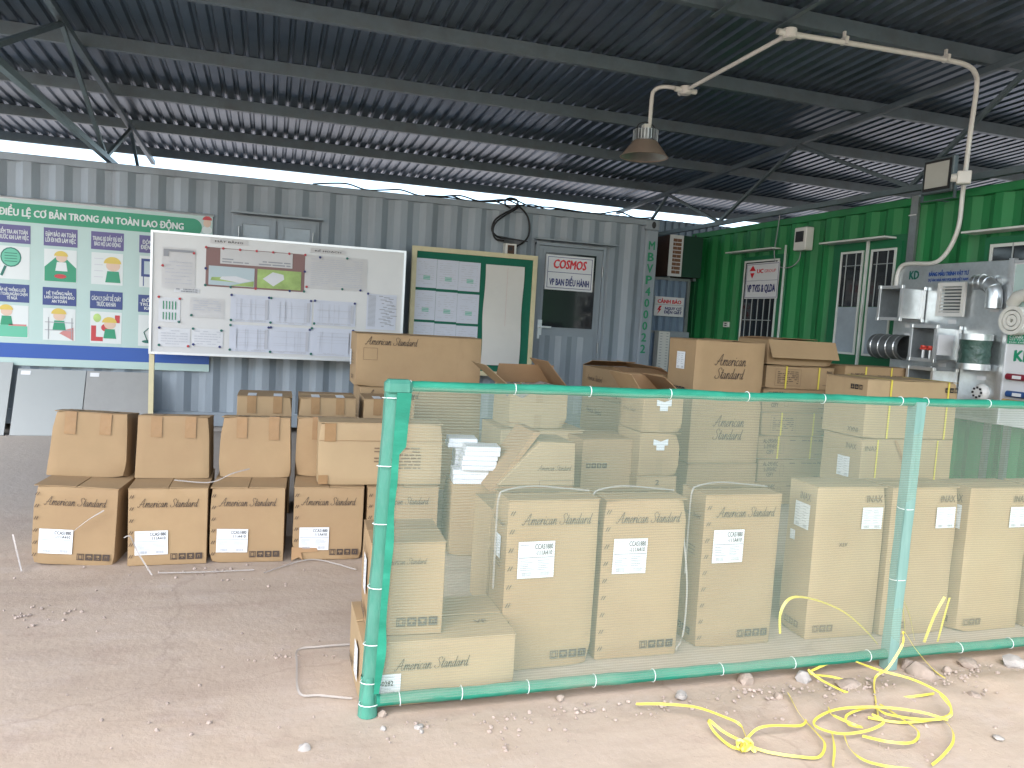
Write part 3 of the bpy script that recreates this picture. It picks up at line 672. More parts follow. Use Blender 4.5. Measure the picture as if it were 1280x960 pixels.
for r in range(2):
    for c in range(4):
        px = colpx[c]-(0, 1.5)[r]; base = (284.5 if r == 0 else 358.5)+px*.078
        hx, hz = lc(px, base+6.5)
        hw, hh = .29, .172
        hd = MB().box(hx-hw/2, hx+hw/2, -.002, -.0005, hz-hh/2, hz+hh/2).build('heading_panel', heads[r][1], t)
        text(hd, heads[r][0][c], p_white, hx, -.0032, hz, hw*.9, hh*.72, .02, name='heading')
        cz = hz-hh/2-.185; pw, ph = .28, .31
        pic = MB().box(hx-pw/2, hx+pw/2, -.0018, -.0005, cz-ph/2, cz+ph/2).build('picture_panel', p_white, t)
        Y1, Y2, Y3 = -.0026, -.0034, -.0042
        def worker(x, z, s, body=p_green, lean=0.):
            MB().disc(x, z, .055*s, .05*s, Y2).build('face', p_skin, pic)
            MB().disc(x-.005*s, z+.018*s, .068*s, .06*s, Y3, 12, 0, PI).build('helmet', p_yel, pic)
            MB().poly([(x-.06*s+lean, z-.15*s), (x+.06*s+lean, z-.15*s), (x+.045*s, z-.05*s), (x-.045*s, z-.05*s)], Y2).build('shirt', body, pic)
        if (r, c) == (0, 0):
            MB().disc(hx-.02, cz+.06, .10, .11, Y1).build('lens_rim', p_kdg, pic); MB().disc(hx-.02, cz+.06, .088, .097, Y2).build('lens', p_pale, pic)
            MB().bar((hx-.07, Y1, cz-.04), (hx-.11, Y1, cz-.15), .025, .004, (0, 1, 0)).build('lens_handle', p_kdg, pic)
            for k in range(4): MB().rect(hx-.08, hx+.04, cz+.01+.03*k, cz+.018+.03*k, Y3).build('lens_line', p_kdg, pic)
        elif (r, c) == (0, 1):
            MB().poly([(hx-.155, cz-.18), (hx+.155, cz-.18), (hx+.155, cz-.02), (hx+.02, cz+.12), (hx-.02, cz+.12), (hx-.155, cz-.02)], Y1).build('green_field', p_green, pic)
            worker(hx+.01, cz+.09, 1.0, p_white); MB().disc(hx, cz-.12, .06, .025, Y2).build('ring', p_red, pic)
        elif (r, c) == (0, 2):
            worker(hx+.06, cz+.04, 1.3)
            for k in range(4): MB().rect(hx-.13, hx-.04, cz+.11-.07*k, cz+.117-.07*k, Y1).build('caption_line', print_l, pic)
        elif (r, c) == (0, 3):
            MB().rect(hx-.14, hx+.1, cz-.06, cz+.15, Y1).build('cabinet', p_navy, pic); MB().rect(hx-.11, hx-.02, cz-.03, cz+.12, Y2).build('cabinet_door', p_sky, pic)
            MB().rect(hx-.12, hx-.11, cz-.17, cz-.06, Y1).rect(hx+.06, hx+.07, cz-.17, cz-.06, Y1).build('cabinet_leg', p_navy, pic)
        elif (r, c) == (1, 0):
            MB().poly([(hx-.155, cz-.175), (hx+.15, cz-.175), (hx+.15, cz-.05), (hx-.09, cz-.03), (hx-.155, cz-.08)], Y1).build('safety_net', p_pale, pic)
            worker(hx-.05, cz+.11, 1.0); MB().rect(hx-.03, hx+.14, cz-.05, cz-.03, Y2).build('ledge', p_pink, pic)
        elif (r, c) == (1, 1):
            worker(hx-.0, cz+.1, 1.1)
            MB().rect(hx-.14, hx+.14, cz+.02, cz+.028, Y3).rect(hx-.14, hx+.14, cz-.07, cz-.062, Y3).rect(hx-.11, hx-.102, cz-.17, cz+.08, Y3-.0004).rect(hx+.12, hx+.128, cz-.17, cz+.08, Y3-.0004).build('railing', print_g, pic)
            MB().poly([(hx-.0, cz-.1), (hx+.14, cz-.18), (hx+.14, cz-.03), (hx+.05, cz-.06)], Y2).build('brickwork', p_pink, pic)
        elif (r, c) == (1, 2):
            worker(hx+.04, cz+.04, 1.1)
            MB().rect(hx-.15, hx-.10, cz-.16, cz+.02, Y1).rect(hx-.10, hx-.03, cz-.16, cz-.11, Y1).build('gas_bottle', p_red, pic); MB().disc(hx-.09, cz+.11, .04, .05, Y1).build('stop_mark', p_field, pic); MB().rect(hx+.09, hx+.14, cz+.06, cz+.15, Y1).build('warning_mark', p_red, pic)
            MB().disc(hx-.0, cz-.0, .05, .045, Y1).build('mask', p_red, pic)
        else:
            MB().disc(hx-.05, cz-.13, .07, .02, Y1).build('lamp_foot', p_kdg, pic); MB().tube([(hx-.06, Y1-.001, cz-.13), (hx-.1, Y1-.001, cz-.02), (hx-.02, Y1-.001, cz+.06)], .006, 5).build('lamp_arm', p_kdg, pic)

for pic in [o for o in t.children if o.name.startswith('picture_panel')]:
    xs = [v.co.x for v in pic.data.vertices]; zs_ = [v.co.z for v in pic.data.vertices]; cx_, cz_ = (min(xs)+max(xs))/2, (min(zs_)+max(zs_))/2
    for ch in pic.children:
        for v in ch.data.vertices: v.co.x = cx_+(v.co.x-cx_)*.88; v.co.z = cz_+(v.co.z-cz_)*.85

# --- whiteboard on cream legs
WY = 8.10
t, w, h, lc = wall_thing('whiteboard', 'large framed whiteboard covered with site plans on cream wooden legs', 'whiteboard', (191.5, 290), (499, 452), WY)
MB().box(-w/2, w/2, 0, .03, 0, h).build('board', wb_m, t)
MB().box(-w/2-.02, w/2+.02, -.012, .035, h-.002, h+.02).box(-w/2-.02, w/2+.02, -.012, .035, -.02, .002).box(-w/2-.02, -w/2+.002, -.013, .034, .002, h-.002).box(w/2-.002, w/2+.02, -.013, .034, .002, h-.002).build('frame', alu, t)
for x in (-w/2+.0, w/2-.05): MB().box(x-.02, x+.025, .036, .075, -t.location.z, h-.1).build('leg', wood, t)
MB().box(-w/2, w/2, .076, .1, .2, .24).build('cross_bar', wood, t)
wbt = t
zx = lambda x, y: (180+x/3.556, 250+y/3.556)
for s_, a, b in (('MẶT BẰNG', (294, 168), (462, 205)), ('KẾ HOẠCH', (740, 212), (896, 246))):
    x0, z1 = lc(*zx(*a)); x1, z0 = lc(*zx(*b)); sg = MB().box(x0, x1, -.004, -.001, z0, z1).build('title_strip', paper_g, t)
    text(sg, s_, black, (x0+x1)/2, -.0046, (z0+z1)/2, (x1-x0)*.74, (z1-z0)*.62, .008)
def sheet(label, a, b, m, fn=None, mags=(), y=-.004):
    q0, q1 = onY(*a, WY), onY(*b, WY); x0, x1, z0, z1 = q0.x, q1.x, q1.z, q0.z
    s = thing('paper_sheet', label, 'paper', ((x0+x1)/2, WY+y, z0)); W_, H_ = x1-x0, z1-z0
    mb = MB(); n = 6                        # a slightly curling sheet
    rr = random.Random(label); vs = []; k = rr.uniform(.001, .003)
    for j in range(n+1):
        for i in range(n+1):
            u, v = i/n, j/n; vs.append((-W_/2+W_*u, -k*(math.sin(u*PI*rr.choice((1, 1)))*.5+(1-v)*.6), H_*v))
    mb.add(vs, [(j*(n+1)+i, j*(n+1)+i+1, (j+1)*(n+1)+i+1, (j+1)*(n+1)+i) for j in range(n) for i in range(n)]).build('sheet', m, s, smooth=80)
    if fn: fn(s, W_, H_, -.0055)
    for (u, v, mm) in mags:
        MB().lathe([(.0, -.014), (.011, -.014), (.013, -.004)], 10, (-W_/2+W_*u, 0, H_*v), 'y').build('magnet', mm, s)
    return s
def lines(mb, rr, x0, x1, z0, z1, n, th, y, fill=.8):
    for k in range(n):
        z = z1-(k+.5)*(z1-z0)/n; x = x0
        while x < x1:
            l = rr.uniform(.06, .22)*(x1-x0)
            if rr.random() < fill: mb.rect(x, min(x1, x+l), z-th/2, z+th/2, y)
            x += l+.02*(x1-x0)
def prn_text(m=print_l, n=9, th=.007, box=(.08, .92, .08, .92)):
    def f(s, W_, H_, y):
        mb = MB(); lines(mb, random.Random(s.name+str(W_)), -W_/2+W_*box[0], -W_/2+W_*box[1], H_*box[2], H_*box[3], n, th, y); mb.build('printing', m, s)
    return f
def prn_plan(s, W_, H_, y):
    rr = random.Random(int(W_*1e4)); mb = MB(); a, b, c, d = -W_*.42+rr.uniform(0, .1)*W_, W_*.40, H_*.12, H_*.86
    for k in range(rr.randint(3, 6)):
        z = c+(d-c)*rr.random(); mb.rect(a, b, z, z+.003, y)
    for k in range(rr.randint(4, 8)):
        x = a+(b-a)*rr.random(); mb.rect(x, x+.003, c, d, y)
    lines(mb, rr, a, b, .03*H_, .1*H_, 2, .006, y); mb.rect(b-.01, b+.02, c, d, y)
    mb.build('printing', print_l, s)
NV, GR, RD = sign_navy, p_kdg, p_red
def hdr(s, W_, H_, y):
    MB().rect(-W_*.46, W_*.46, H_*.9, H_*.96, y).rect(-W_*.46, -W_*.3, H_*.78, H_*.9, y).build('header_bar', print_g, s); prn_text(n=7, box=(.1, .9, .1, .7))(s, W_, H_, y)
sheet('faint whiteboard sheet with a dark header bar above the notice strip', zx(82, 208), zx(226, 400), paper_g, hdr, ((.95, .9, RD), (.02, .55, RD)))
sheet('narrow strip of print between the whiteboard sheets', zx(134, 388), zx(246, 416), paper, prn_text(print_g, 2, .012))
def bars(s, W_, H_, y):
    mb = MB()
    for r_ in range(2):
        for k in range(5): x = -W_*.3+k*W_*.14; mb.rect(x, x+W_*.045, H_*(.52-.42*r_), H_*(.85-.45*r_), y)
    mb.build('green_bars', letter_g, s)
sheet('whiteboard sheet with two rows of green bars', zx(66, 430), zx(160, 545), paper, bars, ((.0, 1, RD), (.97, .97, RD), (.95, .03, GR)))
sheet('curled whiteboard sheet with a small table', zx(205, 432), zx(354, 528), paper_g, prn_text(print_l, 5, .009, (.1, .9, .35, .9)), ((.05, .1, GR),))
sheet('lower whiteboard sheet with a pale table under the green bars sheet', zx(64, 565), zx(204, 655), paper, prn_text(n=6), ((.03, .98, NV), (.03, .06, GR), (.94, .06, RD)))
sheet('lower whiteboard sheet with a pale table beside the blueprints', zx(214, 570), zx(350, 655), paper, prn_text(n=6), ((.03, .98, GR), (.94, .95, GR), (.05, .1, NV), (.9, .02, NV)))
def persp(s, W_, H_, y):
    MB().rect(-W_*.36, W_*.37, H_*.60, H_*.985, y).build('caption_panel', paper_g, s)
    mb = MB(); lines(mb, random.Random(5), -W_*.34, W_*.35, H_*.62, H_*.76, 2, .012, y-.001); mb.build('caption_text', print_g, s)['kind'] = 'stuff'
    p = MB().rect(-W_*.47, -W_*.015, H_*.04, H_*.53, y).build('left_picture', p_sky, s)
    MB().poly([(-W_*.45, H_*.16), (-W_*.2, H_*.14), (-W_*.22, H_*.26), (-W_*.44, H_*.24)], y-.0008).build('lawn', p_field, p); MB().poly([(-W_*.25, H_*.05), (-W_*.02, H_*.05), (-W_*.02, H_*.2)], y-.0008).build('lawn', p_field, p)
    MB().poly([(-W_*.36, H_*.2), (-W_*.16, H_*.13), (-W_*.04, H_*.2), (-W_*.2, H_*.3), (-W_*.34, H_*.27)], y-.0012).build('drawn_building', paper, p)
    p = MB().rect(W_*.015, W_*.465, H_*.04, H_*.53, y).build('right_picture', p_field, s)
    MB().poly([(W_*.07, H_*.28), (W_*.18, H_*.10), (W_*.29, H_*.30), (W_*.28, H_*.42), (W_*.17, H_*.47)], y-.0012).build('drawn_building', paper, p)
sheet('brown framed site perspective poster with two coloured pictures on the whiteboard', zx(277, 208), zx(711, 410), p_brown, persp, [(k/6, .99, RD) for k in range(7)]+[(0, .45, NV), (0, .02, GR), (.25, .01, GR), (.5, .01, RD), (.85, .01, NV), (1, .02, GR), (1, .55, NV)])
sheet('large greyish schedule sheet under the right title strip', zx(722, 243), zx(988, 408), paper_g, prn_text(print_l, 14, .006), ((.22, .95, NV), (.66, .98, GR), (.02, .03, RD), (.6, .03, GR), (.9, .03, NV)))
for i, (a, b, nm) in enumerate((((386, 418), (558, 548), 'upper bluish plan sheet on the whiteboard next to the small tables'), ((562, 432), (744, 560), 'upper bluish plan sheet in the middle of the whiteboard'), ((756, 444), (938, 564), 'upper bluish plan sheet below the schedule sheet'),
        ((381, 552), (556, 678), 'lower bluish plan sheet with a room outline next to the small tables'), ((560, 562), (738, 688), 'lower bluish plan sheet in the middle of the whiteboard'), ((742, 566), (930, 698), 'lower bluish plan sheet partly behind the stacked carton'))):
    sheet(nm, zx(*a), zx(*b), paper_b, prn_plan, ((.02, .97, NV if i % 2 == 0 else GR), (.97, .95, NV), (.02, .05, GR)))
def gantt(s, W_, H_, y):
    mb = MB(); rr = random.Random(3)
    for k in range(26):
        z = H_*(.94-.034*k); x = -W_*.1+W_*.45*((k*.37) % 1); mb.rect(x, x+W_*rr.uniform(.08, .3), z, z+.007, y); mb.rect(-W_*.45, -W_*.2, z, z+.004, y)
    mb.build('chart_bars', print_g, s)
sheet('tall bar chart sheet at the end of the whiteboard', zx(992, 416), zx(1116, 580), paper_b, gantt, ((.03, 1, NV),))

# --- green notice board
BY = 8.28
t, w, h, lc = wall_thing('notice_board', 'green felt notice board in a cream wooden frame beside the grey door', 'notice board', (519, 313), (660, 466), BY)
MB().box(-w/2, w/2, 0, .02, 0, h).build('felt', felt, t)
MB().box(-w/2-.03, w/2+.03, -.015, .03, h, h+.05).box(-w/2-.03, w/2+.03, -.015, .03, -.05, 0).box(-w/2-.03, -w/2+.02, -.016, .029, 0, h).box(w/2-.02, w/2+.03, -.016, .029, 0, h).build('frame', wood, t)
for x in (-w/2+.03, w/2-.06): MB().box(x, x+.04, .031, .07, -t.location.z, h).build('leg', wood, t)
zx6 = lambda x, y: (480+x/3.048, 230+y/3.048)
names9 = ['top', 'middle', 'bottom']
for r in range(3):
    for c in range(3):
        x = 122+c*82.5-r*6; y = 280+r*122+c*7.5
        q0 = onY(*zx6(x, y), BY-.006); q1 = onY(*zx6(x+76, y+117), BY-.006); W_, H_ = q1.x-q0.x, q0.z-q1.z
        s = thing('notice_paper', '%s row notice paper in the %s column of the green notice board' % (names9[r], ('outer', 'centre', 'inner')[c]), 'paper', ((q0.x+q1.x)/2, BY-.006, q1.z), 0, 'papers on the notice board')
        MB().box(-W_/2, W_/2, 0, .002, 0, H_).build('sheet', paper_b, s)
        mb = MB(); rr = random.Random(r*3+c+77); lines(mb, rr, -W_*.38, W_*.38, H_*.1, H_*.92, 11, .006, -.001, .55); mb.build('printing', print_l, s)
        mb = MB()
        for k in range(3): z = H_*(.28+.05*k); mb.rect(-W_*.12, W_*.2, z, z+.009, -.0016)
        mb.build('stamp', p_pale, s)
q0 = onY(*zx6(388, 305), BY-.012); q1 = onY(*zx6(512, 694), BY-.012); W_, H_ = q1.x-q0.x, q0.z-q1.z
s = thing('wall_chart', 'long blank cream chart sheet hanging on the green notice board', 'chart', ((q0.x+q1.x)/2, BY-.012, q1.z))
mb = MB(); vs = []; nx, nz = 8, 16
for j in range(nz+1):
    for i in range(nx+1): u, v = i/nx, j/nz; vs.append((-W_/2+W_*u+.006*math.sin(v*9), -.012*(1-v)*math.sin(u*PI)-.004*math.sin(v*11+u*3)-.004, H_*v))
mb.add(vs, [(j*(nx+1)+i, j*(nx+1)+i+1, (j+1)*(nx+1)+i+1, (j+1)*(nx+1)+i) for j in range(nz) for i in range(nx)]).build('sheet', paper_c, s, smooth=80)
MB().rect(W_*.06, W_*.064, H_*.4, H_*.98, -.022).build('ruled_line', p_pink, s)

# --- tile samples leaning on the grey wall
for i, (a, b, zt_, m_, lb) in enumerate((((-60, 0), (9, 0), .72, tile_w, 'pale floor tile leaning under the poster, cut off beside the dark gap'), ((16, 0), (103, 0), .66, tile_w, 'glossy pale floor tile leaning under the safety poster'), ((104, 0), (186, 0), .66, tile_g, 'matt grey floor tile leaning under the safety poster'))):
    x0 = onY(a[0], 500, 8.3).x; x1 = onY(b[0], 500, 8.3).x; yb = 8.2; tl = thing('sample_tile', lb, 'tile', ((x0+x1)/2, yb, 0), 0, 'tile samples leaning on the container', rx=-math.atan2(.26, .62))
    MB().box(-(x1-x0)/2, (x1-x0)/2, 0, .012, 0, zt_).build('tile', m_, tl, bevel=.002)
    MB().box(-(x1-x0)/2+.03, -(x1-x0)/2+.11, -.003, -.0005, zt_-.06, zt_-.02).build('tag', sign_w, tl)

# --- corridor between the containers
t, w, h, lc = wall_thing('air_conditioner', 'air conditioner unit with brown side and block patterned grille between the containers', 'air conditioner', (838, 293), (875, 348), 9.0)
D_ = 1.0
MB().box(-w/2, w/2, .004, .55, 0, h).build('case', rust, t, bevel=.006)
gx = lc(853, 320)[0]
MB().box(-w/2, gx, -.004, .0035, 0, .03).box(-w/2, gx, -.004, .0035, h-.03, h).box(-w/2, -w/2+.05, -.004, .0035, .03, h-.03).box(gx-.02, gx, -.004, .0035, .03, h-.03).build('grille_frame', sign_w, t)
MB().box(-w/2+.05, gx-.02, -.001, .0034, .03, h-.03).build('grille_back', sign_w, t)
nb = 9
for k in range(nb):
    z = .035+k*(h-.07)/nb; xx = -w/2+.052; wd = (gx-.022-xx)/2
    for c in range(2):
        o_ = (k % 2)*wd*.5; a = xx+c*wd+(0 if c == 0 else -o_ if k % 2 else 0); b = xx+(c+1)*wd-(o_ if (k % 2 and c == 0) else 0)-.006
        MB().box(a, b, -.008, -.0012, z, z+(h-.07)/nb-.012).build('block', brickm, t)
MB().box(gx+.002, w/2, -.006, .003, 0, h).build('side_panel', green_dk, t)
for x in (-w/2+.05, w/2-.05): MB().box(x-.02, x+.02, .05, .5, -.04, -.001).build('bracket', galv, t)
for x in (-w/2+.05, w/2-.05): MB().box(x-.02, x+.02, .46, .5, -t.location.z, -.04).build('bracket_leg', galv, t)
t, w, h, lc = wall_thing('metal_partition', 'blue grey corrugated metal partition between the two containers', 'partition', (818, 347), (857, 415), 8.95)
xp = -w/2-.25
MB().box(-w/2-.2, w/2, -.012, .02, h-.02, h+.012).box(-w/2-.2, w/2, -.012, .02, -.03, 0).box(w/2-.03, w/2+.01, -.013, .02, -t.location.z, h-.02).build('frame', galv, t)
corrugated(w+.18, 0, h-.02, pitch=.10, depth=.035, x0=-w/2-.2, flats=(.03, .02, .03, .02)).build('panel', bluegrey, t)
corrugated(.30, -t.location.z, -.03, pitch=.10, depth=.035, x0=-w/2-.2, flats=(.03, .02, .03, .02)).build('lower_panel', bluegrey, t)
pt = t
t, w, h, lc = wall_thing('warning_sign', 'white electric shock warning sign with red heading and lightning bolt', 'sign', (819, 370), (853.5, 396.5), 8.92)
MB().box(-w/2, w/2, 0, .028, 0, h).build('sign_plate', sign_w, t)
MB().box(-w/2+.01, w/2-.01, -.0015, -.0003, h*.58, h*.60).build('divider', print_g, t)
text(t, 'CẢNH BÁO', sign_red, 0, -.002, h*.79, w*.82, h*.27, .03)
text(t, 'NGUY CƠ\nĐIỆN GIẬT', sign_navy, w*.14, -.002, h*.3, w*.62, h*.42, .03)
MB().poly([(-w*.33, h*.52), (-w*.40, h*.3), (-w*.34, h*.3), (-w*.40, h*.06), (-w*.26, h*.36), (-w*.32, h*.36), (-w*.25, h*.52)], -.002).build('lightning_bolt', sign_red, t)
t, w, h, lc = wall_thing('louvred_cabinet', 'white louvred cabinet side below the warning sign', 'cabinet', (824, 414), (834, 462), 8.8)
z_ = t.location.z
MB().box(-w/2, w/2, 0, .12, -z_, h).build('case', pvc, t)
for k in range(14):
    for sx in (-1, 1): MB().box(sx*w*.28-.014, sx*w*.28+.014, -.004, -.0005, h-.03-k*.035, h-.022-k*.035).build('slot', print_g, t)
t, w, h, lc = wall_thing('grey_cabinet', 'plain grey electrical cabinet with a latch behind the brand cartons', 'cabinet', (836, 414), (858, 462), 8.85)
z_ = t.location.z
MB().box(-w/2, w/2, 0, .25, -z_, h).build('case', grey_d, t, bevel=.005)
MB().box(-w/2+.03, w/2-.03, -.008, -.0005, -z_+.2, h-.04).build('cabinet_door', grey_d, t, bevel=.003); MB().box(w*.1, w*.2, -.02, -.0085, h-.2, h-.1).build('latch', galv, t)

# ------------------------------------------------------------------ things on the green container
def gwall(name, label, cat, p_tl, p_br, X, group=None):
    a, b = onX(*p_tl, X), onX(*p_br, X); w, h = a.y-b.y, a.z-b.z
    t = thing(name, label, cat, (X, (a.y+b.y)/2, b.z), -PI/2, group)
    def loc(px, py): q = onX(px, py, X); return t.location.y-q.y, q.z-t.location.z
    return t, w, h, loc
t, w, h, lc = gwall('door_sign', 'white office sign with red diamond emblem on the barred green door', 'sign', (934, 330), (971, 373), XG-.045)
MB().box(-w/2, w/2, 0, .004, 0, h).build('sign_plate', sign_w, t)
MB().box(-w/2+.015, w/2-.015, -.0015, -.0003, h*.5, h*.508).box(-w/2+.015, w/2-.015, -.0015, -.0003, .012, .017).box(-w/2+.015, w/2-.015, -.0015, -.0003, h-.017, h-.012).box(-w/2+.01, -w/2+.015, -.0015, -.0003, .012, h-.012).box(w/2-.015, w/2-.01, -.0015, -.0003, .012, h-.012).build('sign_border', sign_navy, t)
cx_, cz_ = -w*.30, h*.76
MB().poly([(cx_, cz_+h*.18), (cx_-w*.10, cz_+.01), (cx_+w*.10, cz_+.01)], -.002).poly([(cx_-w*.07, cz_-.015), (cx_+w*.07, cz_-.015), (cx_, cz_-h*.19)], -.002).build('red_emblem', sign_red, t)
text(t, 'UC', sign_red, -w*.06, -.002, h*.77, w*.2, h*.12, .03); text(t, 'GROUP', sign_red, w*.24, -.002, h*.765, w*.34, h*.085, .0)
text(t, 'VP TVSS & QLDA', sign_navy, 0, -.002, h*.27, w*.86, h*.26, .03)
t, w, h, lc = gwall('meter_box', 'white plastic breaker box with black window on the green wall', 'breaker box', (993.5, 285), (1006, 312), XG-.10)
MB().box(-w/2, w/2, 0, .098, 0, h).build('case', pvc, t, bevel=.008); MB().box(-w*.34, w*.3, -.006, -.0005, h*.36, h*.82).build('breaker_window', black, t)
pts = [onX(px, py, XG-.03) for px, py in ((1001, 313), (999, 324), (990, 333), (978, 334.5), (970, 329), (968, 315), (971, 295), (975, 268), (976, 262))]
tag(MB().tube(catmull(pts, 5), .006, 6).build('cable', print_g, smooth=60), 'thin grey cable looping from the breaker box up the green wall', 'cable')
t, w, h, lc = gwall('wall_socket', 'small white socket low on the green wall by the barred door', 'socket', (904, 402), (910, 409), XG-.02)
MB().box(-w/2, w/2, 0, .05, 0, h).build('plate', pvc, t, bevel=.004); MB().box(-w*.2, w*.2, -.003, -.0005, h*.55, h*.75).box(-w*.2, w*.2, -.003, -.0005, h*.2, h*.4).build('socket_hole', black, t)
# galvanised strip
t, w, h, lc = gwall('steel_channel', 'upright galvanised channel on the green wall by the double door', 'channel', (1137, 246), (1143, 332), XG-.03)
MB().box(-.04, .04, 0, .004, -.9, h).box(-.04, -.036, .004, .028, -.9, h).box(.036, .04, .004, .028, -.9, h).build('channel', galv, t); MB().box(-.05, .03, -.008, -.0005, h*.72, h*.735).build('strap', sign_w, t)
# floodlight on the truss
t, w, h, lc = gwall('floodlight', 'grey framed LED floodlight hanging at the truss above the green wall', 'floodlight', (1155, 201), (1189, 238), XG-.16)
MB().box(-w/2, w/2, 0, .05, 0, h).build('case', steel, t, bevel=.008)
MB().box(-w/2+.02, w/2-.02, -.006, -.0005, .02, h-.02).build('bezel', dark, t); MB().box(-w/2+.04, w/2-.04, -.009, -.0065, .045, h-.04).build('lens', lens_m, t)
MB().bar((w/2+.01, .03, h*.4), (w/2+.01, .03, -.05), .03, .006, (1, 0, 0)).bar((-w/2-.01, .03, h*.4), (-w/2-.01, .03, -.05), .03, .006, (1, 0, 0)).bar((-w/2-.02, .03, -.055), (w/2+.02, .03, -.055), .03, .006).bar((0, .03, -.058), (0, .14, -.058), .03, .006).build('bracket', steel, t)

# ------------------------------------------------------------------ conduit and lamp
PY = 6.24; PY2 = 4.92
lx = onY(811, 165, PY).x
zc = zr(PY)-.03
jb1 = onY(857, 113, 6.05); jb2 = onY(987, 42, PY2-.05)
def tube_thing(name, label, cat, pts, r, m, k=6): return tag(MB().tube(catmull(pts, k), r, 10).build(name, m, smooth=60), label, cat)
lampP = onY(811, 164, PY)
tube_thing('conduit', 'white conduit elbow dropping from the ceiling box to the hanging lamp', 'conduit', [lampP+Vector((0, 0, -.02)), onY(813, 145, PY), onY(815, 121, PY), onY(818, 113, PY-.01), onY(826, 109, PY-.04), onY(838, 109, PY-.08), jb1], .017, pvc)
tube_thing('conduit', 'straight white conduit running between the two ceiling junction boxes', 'conduit', [jb1, (jb1+jb2)/2, jb2], .017, pvc, 2)
q = [jb2, onY(1080, 57, PY2-.05), onY(1160, 70.5, PY2-.05), onY(1188, 76, PY2-.05), onY(1207, 81, PY2-.05), onY(1218, 90, PY2-.03), onY(1221, 108, PY2+.02), onY(1213, 165, PY2+.03), onY(1206.5, 218, PY2+.03)]
tube_thing('conduit', 'white conduit along the purlin bending down to the green container', 'conduit', q, .019, pvc)
XB = 5.30
q = [onY(1206, 222, PY2+.03), onX(1203, 245, 5.31), onX(1199, 280, 5.31), onX(1190, 305, 5.31), onX(1178, 322, 5.30), onX(1165, 329, 5.285), onX(1140, 329.5, 5.285), onX(1128, 332, 5.285), onX(1122, 342, 5.285), onX(1119.5, 360, 5.285)]
tube_thing('conduit', 'white conduit curving down the green wall behind the sample board', 'conduit', q, .018, pvc)
def jbox(p, label, s=.05):
    t = thing('conduit_box', label, 'junction box', p); MB().lathe([(0, -.03), (s, -.03), (s*1.05, .0), (s, .03), (0, .03)], 14).build('case', pvc, t, smooth=40); MB().lathe([(0, -.036), (s*.8, -.036), (s*.8, -.0305)], 14).build('lid', pvc, t)
    for k in range(3): MB().lathe([(.023, -.03), (.023, .03)], 8, (0, 0, 0), 'x').build('spigot', pvc, t, Matrix.Rotation(k*PI/2, 4, 'Z') @ Matrix.Translation((s+.02, 0, 0)))
jbox(jb1, 'round white conduit box beside the hanging lamp', .05); jbox(jb2, 'round white conduit box high on the purlin', .05)
for i, (px, py) in enumerate(((1056, 51), (1183, 73))):
    p = onY(px, py, PY2-.05); t = thing('conduit_clip', ['white clip holding the conduit in the middle of the purlin', 'white clip holding the conduit before its bend'][i], 'clip', p)
    MB().box(-.012, .012, -.03, .03, -.026, .026).build('saddle', pvc, t); MB().box(-.008, .008, .0, .02, .026, .07).build('stem', pvc, t)
p = onY(1205, 222, PY2-.03); t = thing('conduit_box', 'square white conduit box on the green container edge beside the floodlight', 'junction box', p, -PI/4)
MB().box(-.05, .05, -.03, .05, -.05, .05).build('case', pvc, t, bevel=.006); MB().lathe([(0, -.09), (.03, -.09), (.035, -.05)], 12, (0, 0, 0), 'x').build('knob', pvc, t)
# lamp
t = thing('pendant_lamp', 'hanging industrial lamp with tan cone shade and finned top', 'lamp', onY(805, 196, PY))
zl = 0
R_ = .205
MB().lathe([(.085, .135), (.105, .13), (.205, .0), (.212, -.004), (.206, -.006), (.10, .122), (0, .126)], 36).build('lamp_shade', lamp_m, t, smooth=50)
MB().lathe([(.0, .118), (.095, .116), (.198, .002)], 36).build('reflector', lamp_in, t, smooth=50)
MB().lathe([(0, .136), (.075, .136), (.075, .23), (0, .23)], 20).build('heat_sink', galv, t)
for k in range(24): MB().box(.06, .108, -.004, .004, .14, .225).build('fin', galv_br, t, Matrix.Rotation(2*PI*k/24, 4, 'Z'))
MB().box(-.03, .03, -.03, .03, .231, .275).build('driver_box', pvc, t, bevel=.005)
MB().tube(catmull([(-.09, 0, .225), (-.07, 0, .27), (0, 0, .295), (.07, 0, .27), (.09, 0, .225)], 5), .005, 6).build('hanger_loop', dark, t)
for i, (px0, py0, px1, py1) in enumerate(((898, 26, 940, -3), (977, 34, 1050, -2))):
    a = onY(px0, py0, 4.94); a.z = zr(4.94)-.02; b = Vector((a.x+.02, 3.62, zr(3.62)-.02))
    tag(MB().angle(a+Vector((0, .05, 0)), b, .045, .005).build('steel_brace', steel), ['short steel angle between the purlins left of the ceiling conduit box', 'short steel angle meeting the purlin at the ceiling conduit box'][i], 'brace')

# ------------------------------------------------------------------ sample boards on the green wall
BX = 5.30
t, w, h, lc = gwall('sample_board', 'galvanised material sample board hung on the green wall', 'sample board', (1124, 333), (1250, 504), BX)
BW = lc(1267, 330)[0]; BL_ = lc(1124, 333)[0]; bz0 = lc(1198, 518)[1]
MB().box(BL_, BW, 0, .025, bz0, h).build('board', galv_br, t, bevel=.003)
MB().box(BW-.03, BW+.012, -.012, .03, bz0, h+.01).build('edge_strip', alu, t)
MB().box(BL_, BW, -.012, .03, bz0-.03, bz0).build('bottom_strip', alu, t)
for x in (BL_+.1, BW-.1):
    MB().box(x-.02, x+.02, .026, .09, h-.2, h-.15).build('hanger', galv, t)
    MB().box(x-.02, x+.02, .026, .06, -t.location.z, h-.3).build('leg', galv, t)
zk = lambda x, y: (1080+x/4.365, 310+y/4.365)
def at(x, y): return lc(*zk(x, y))
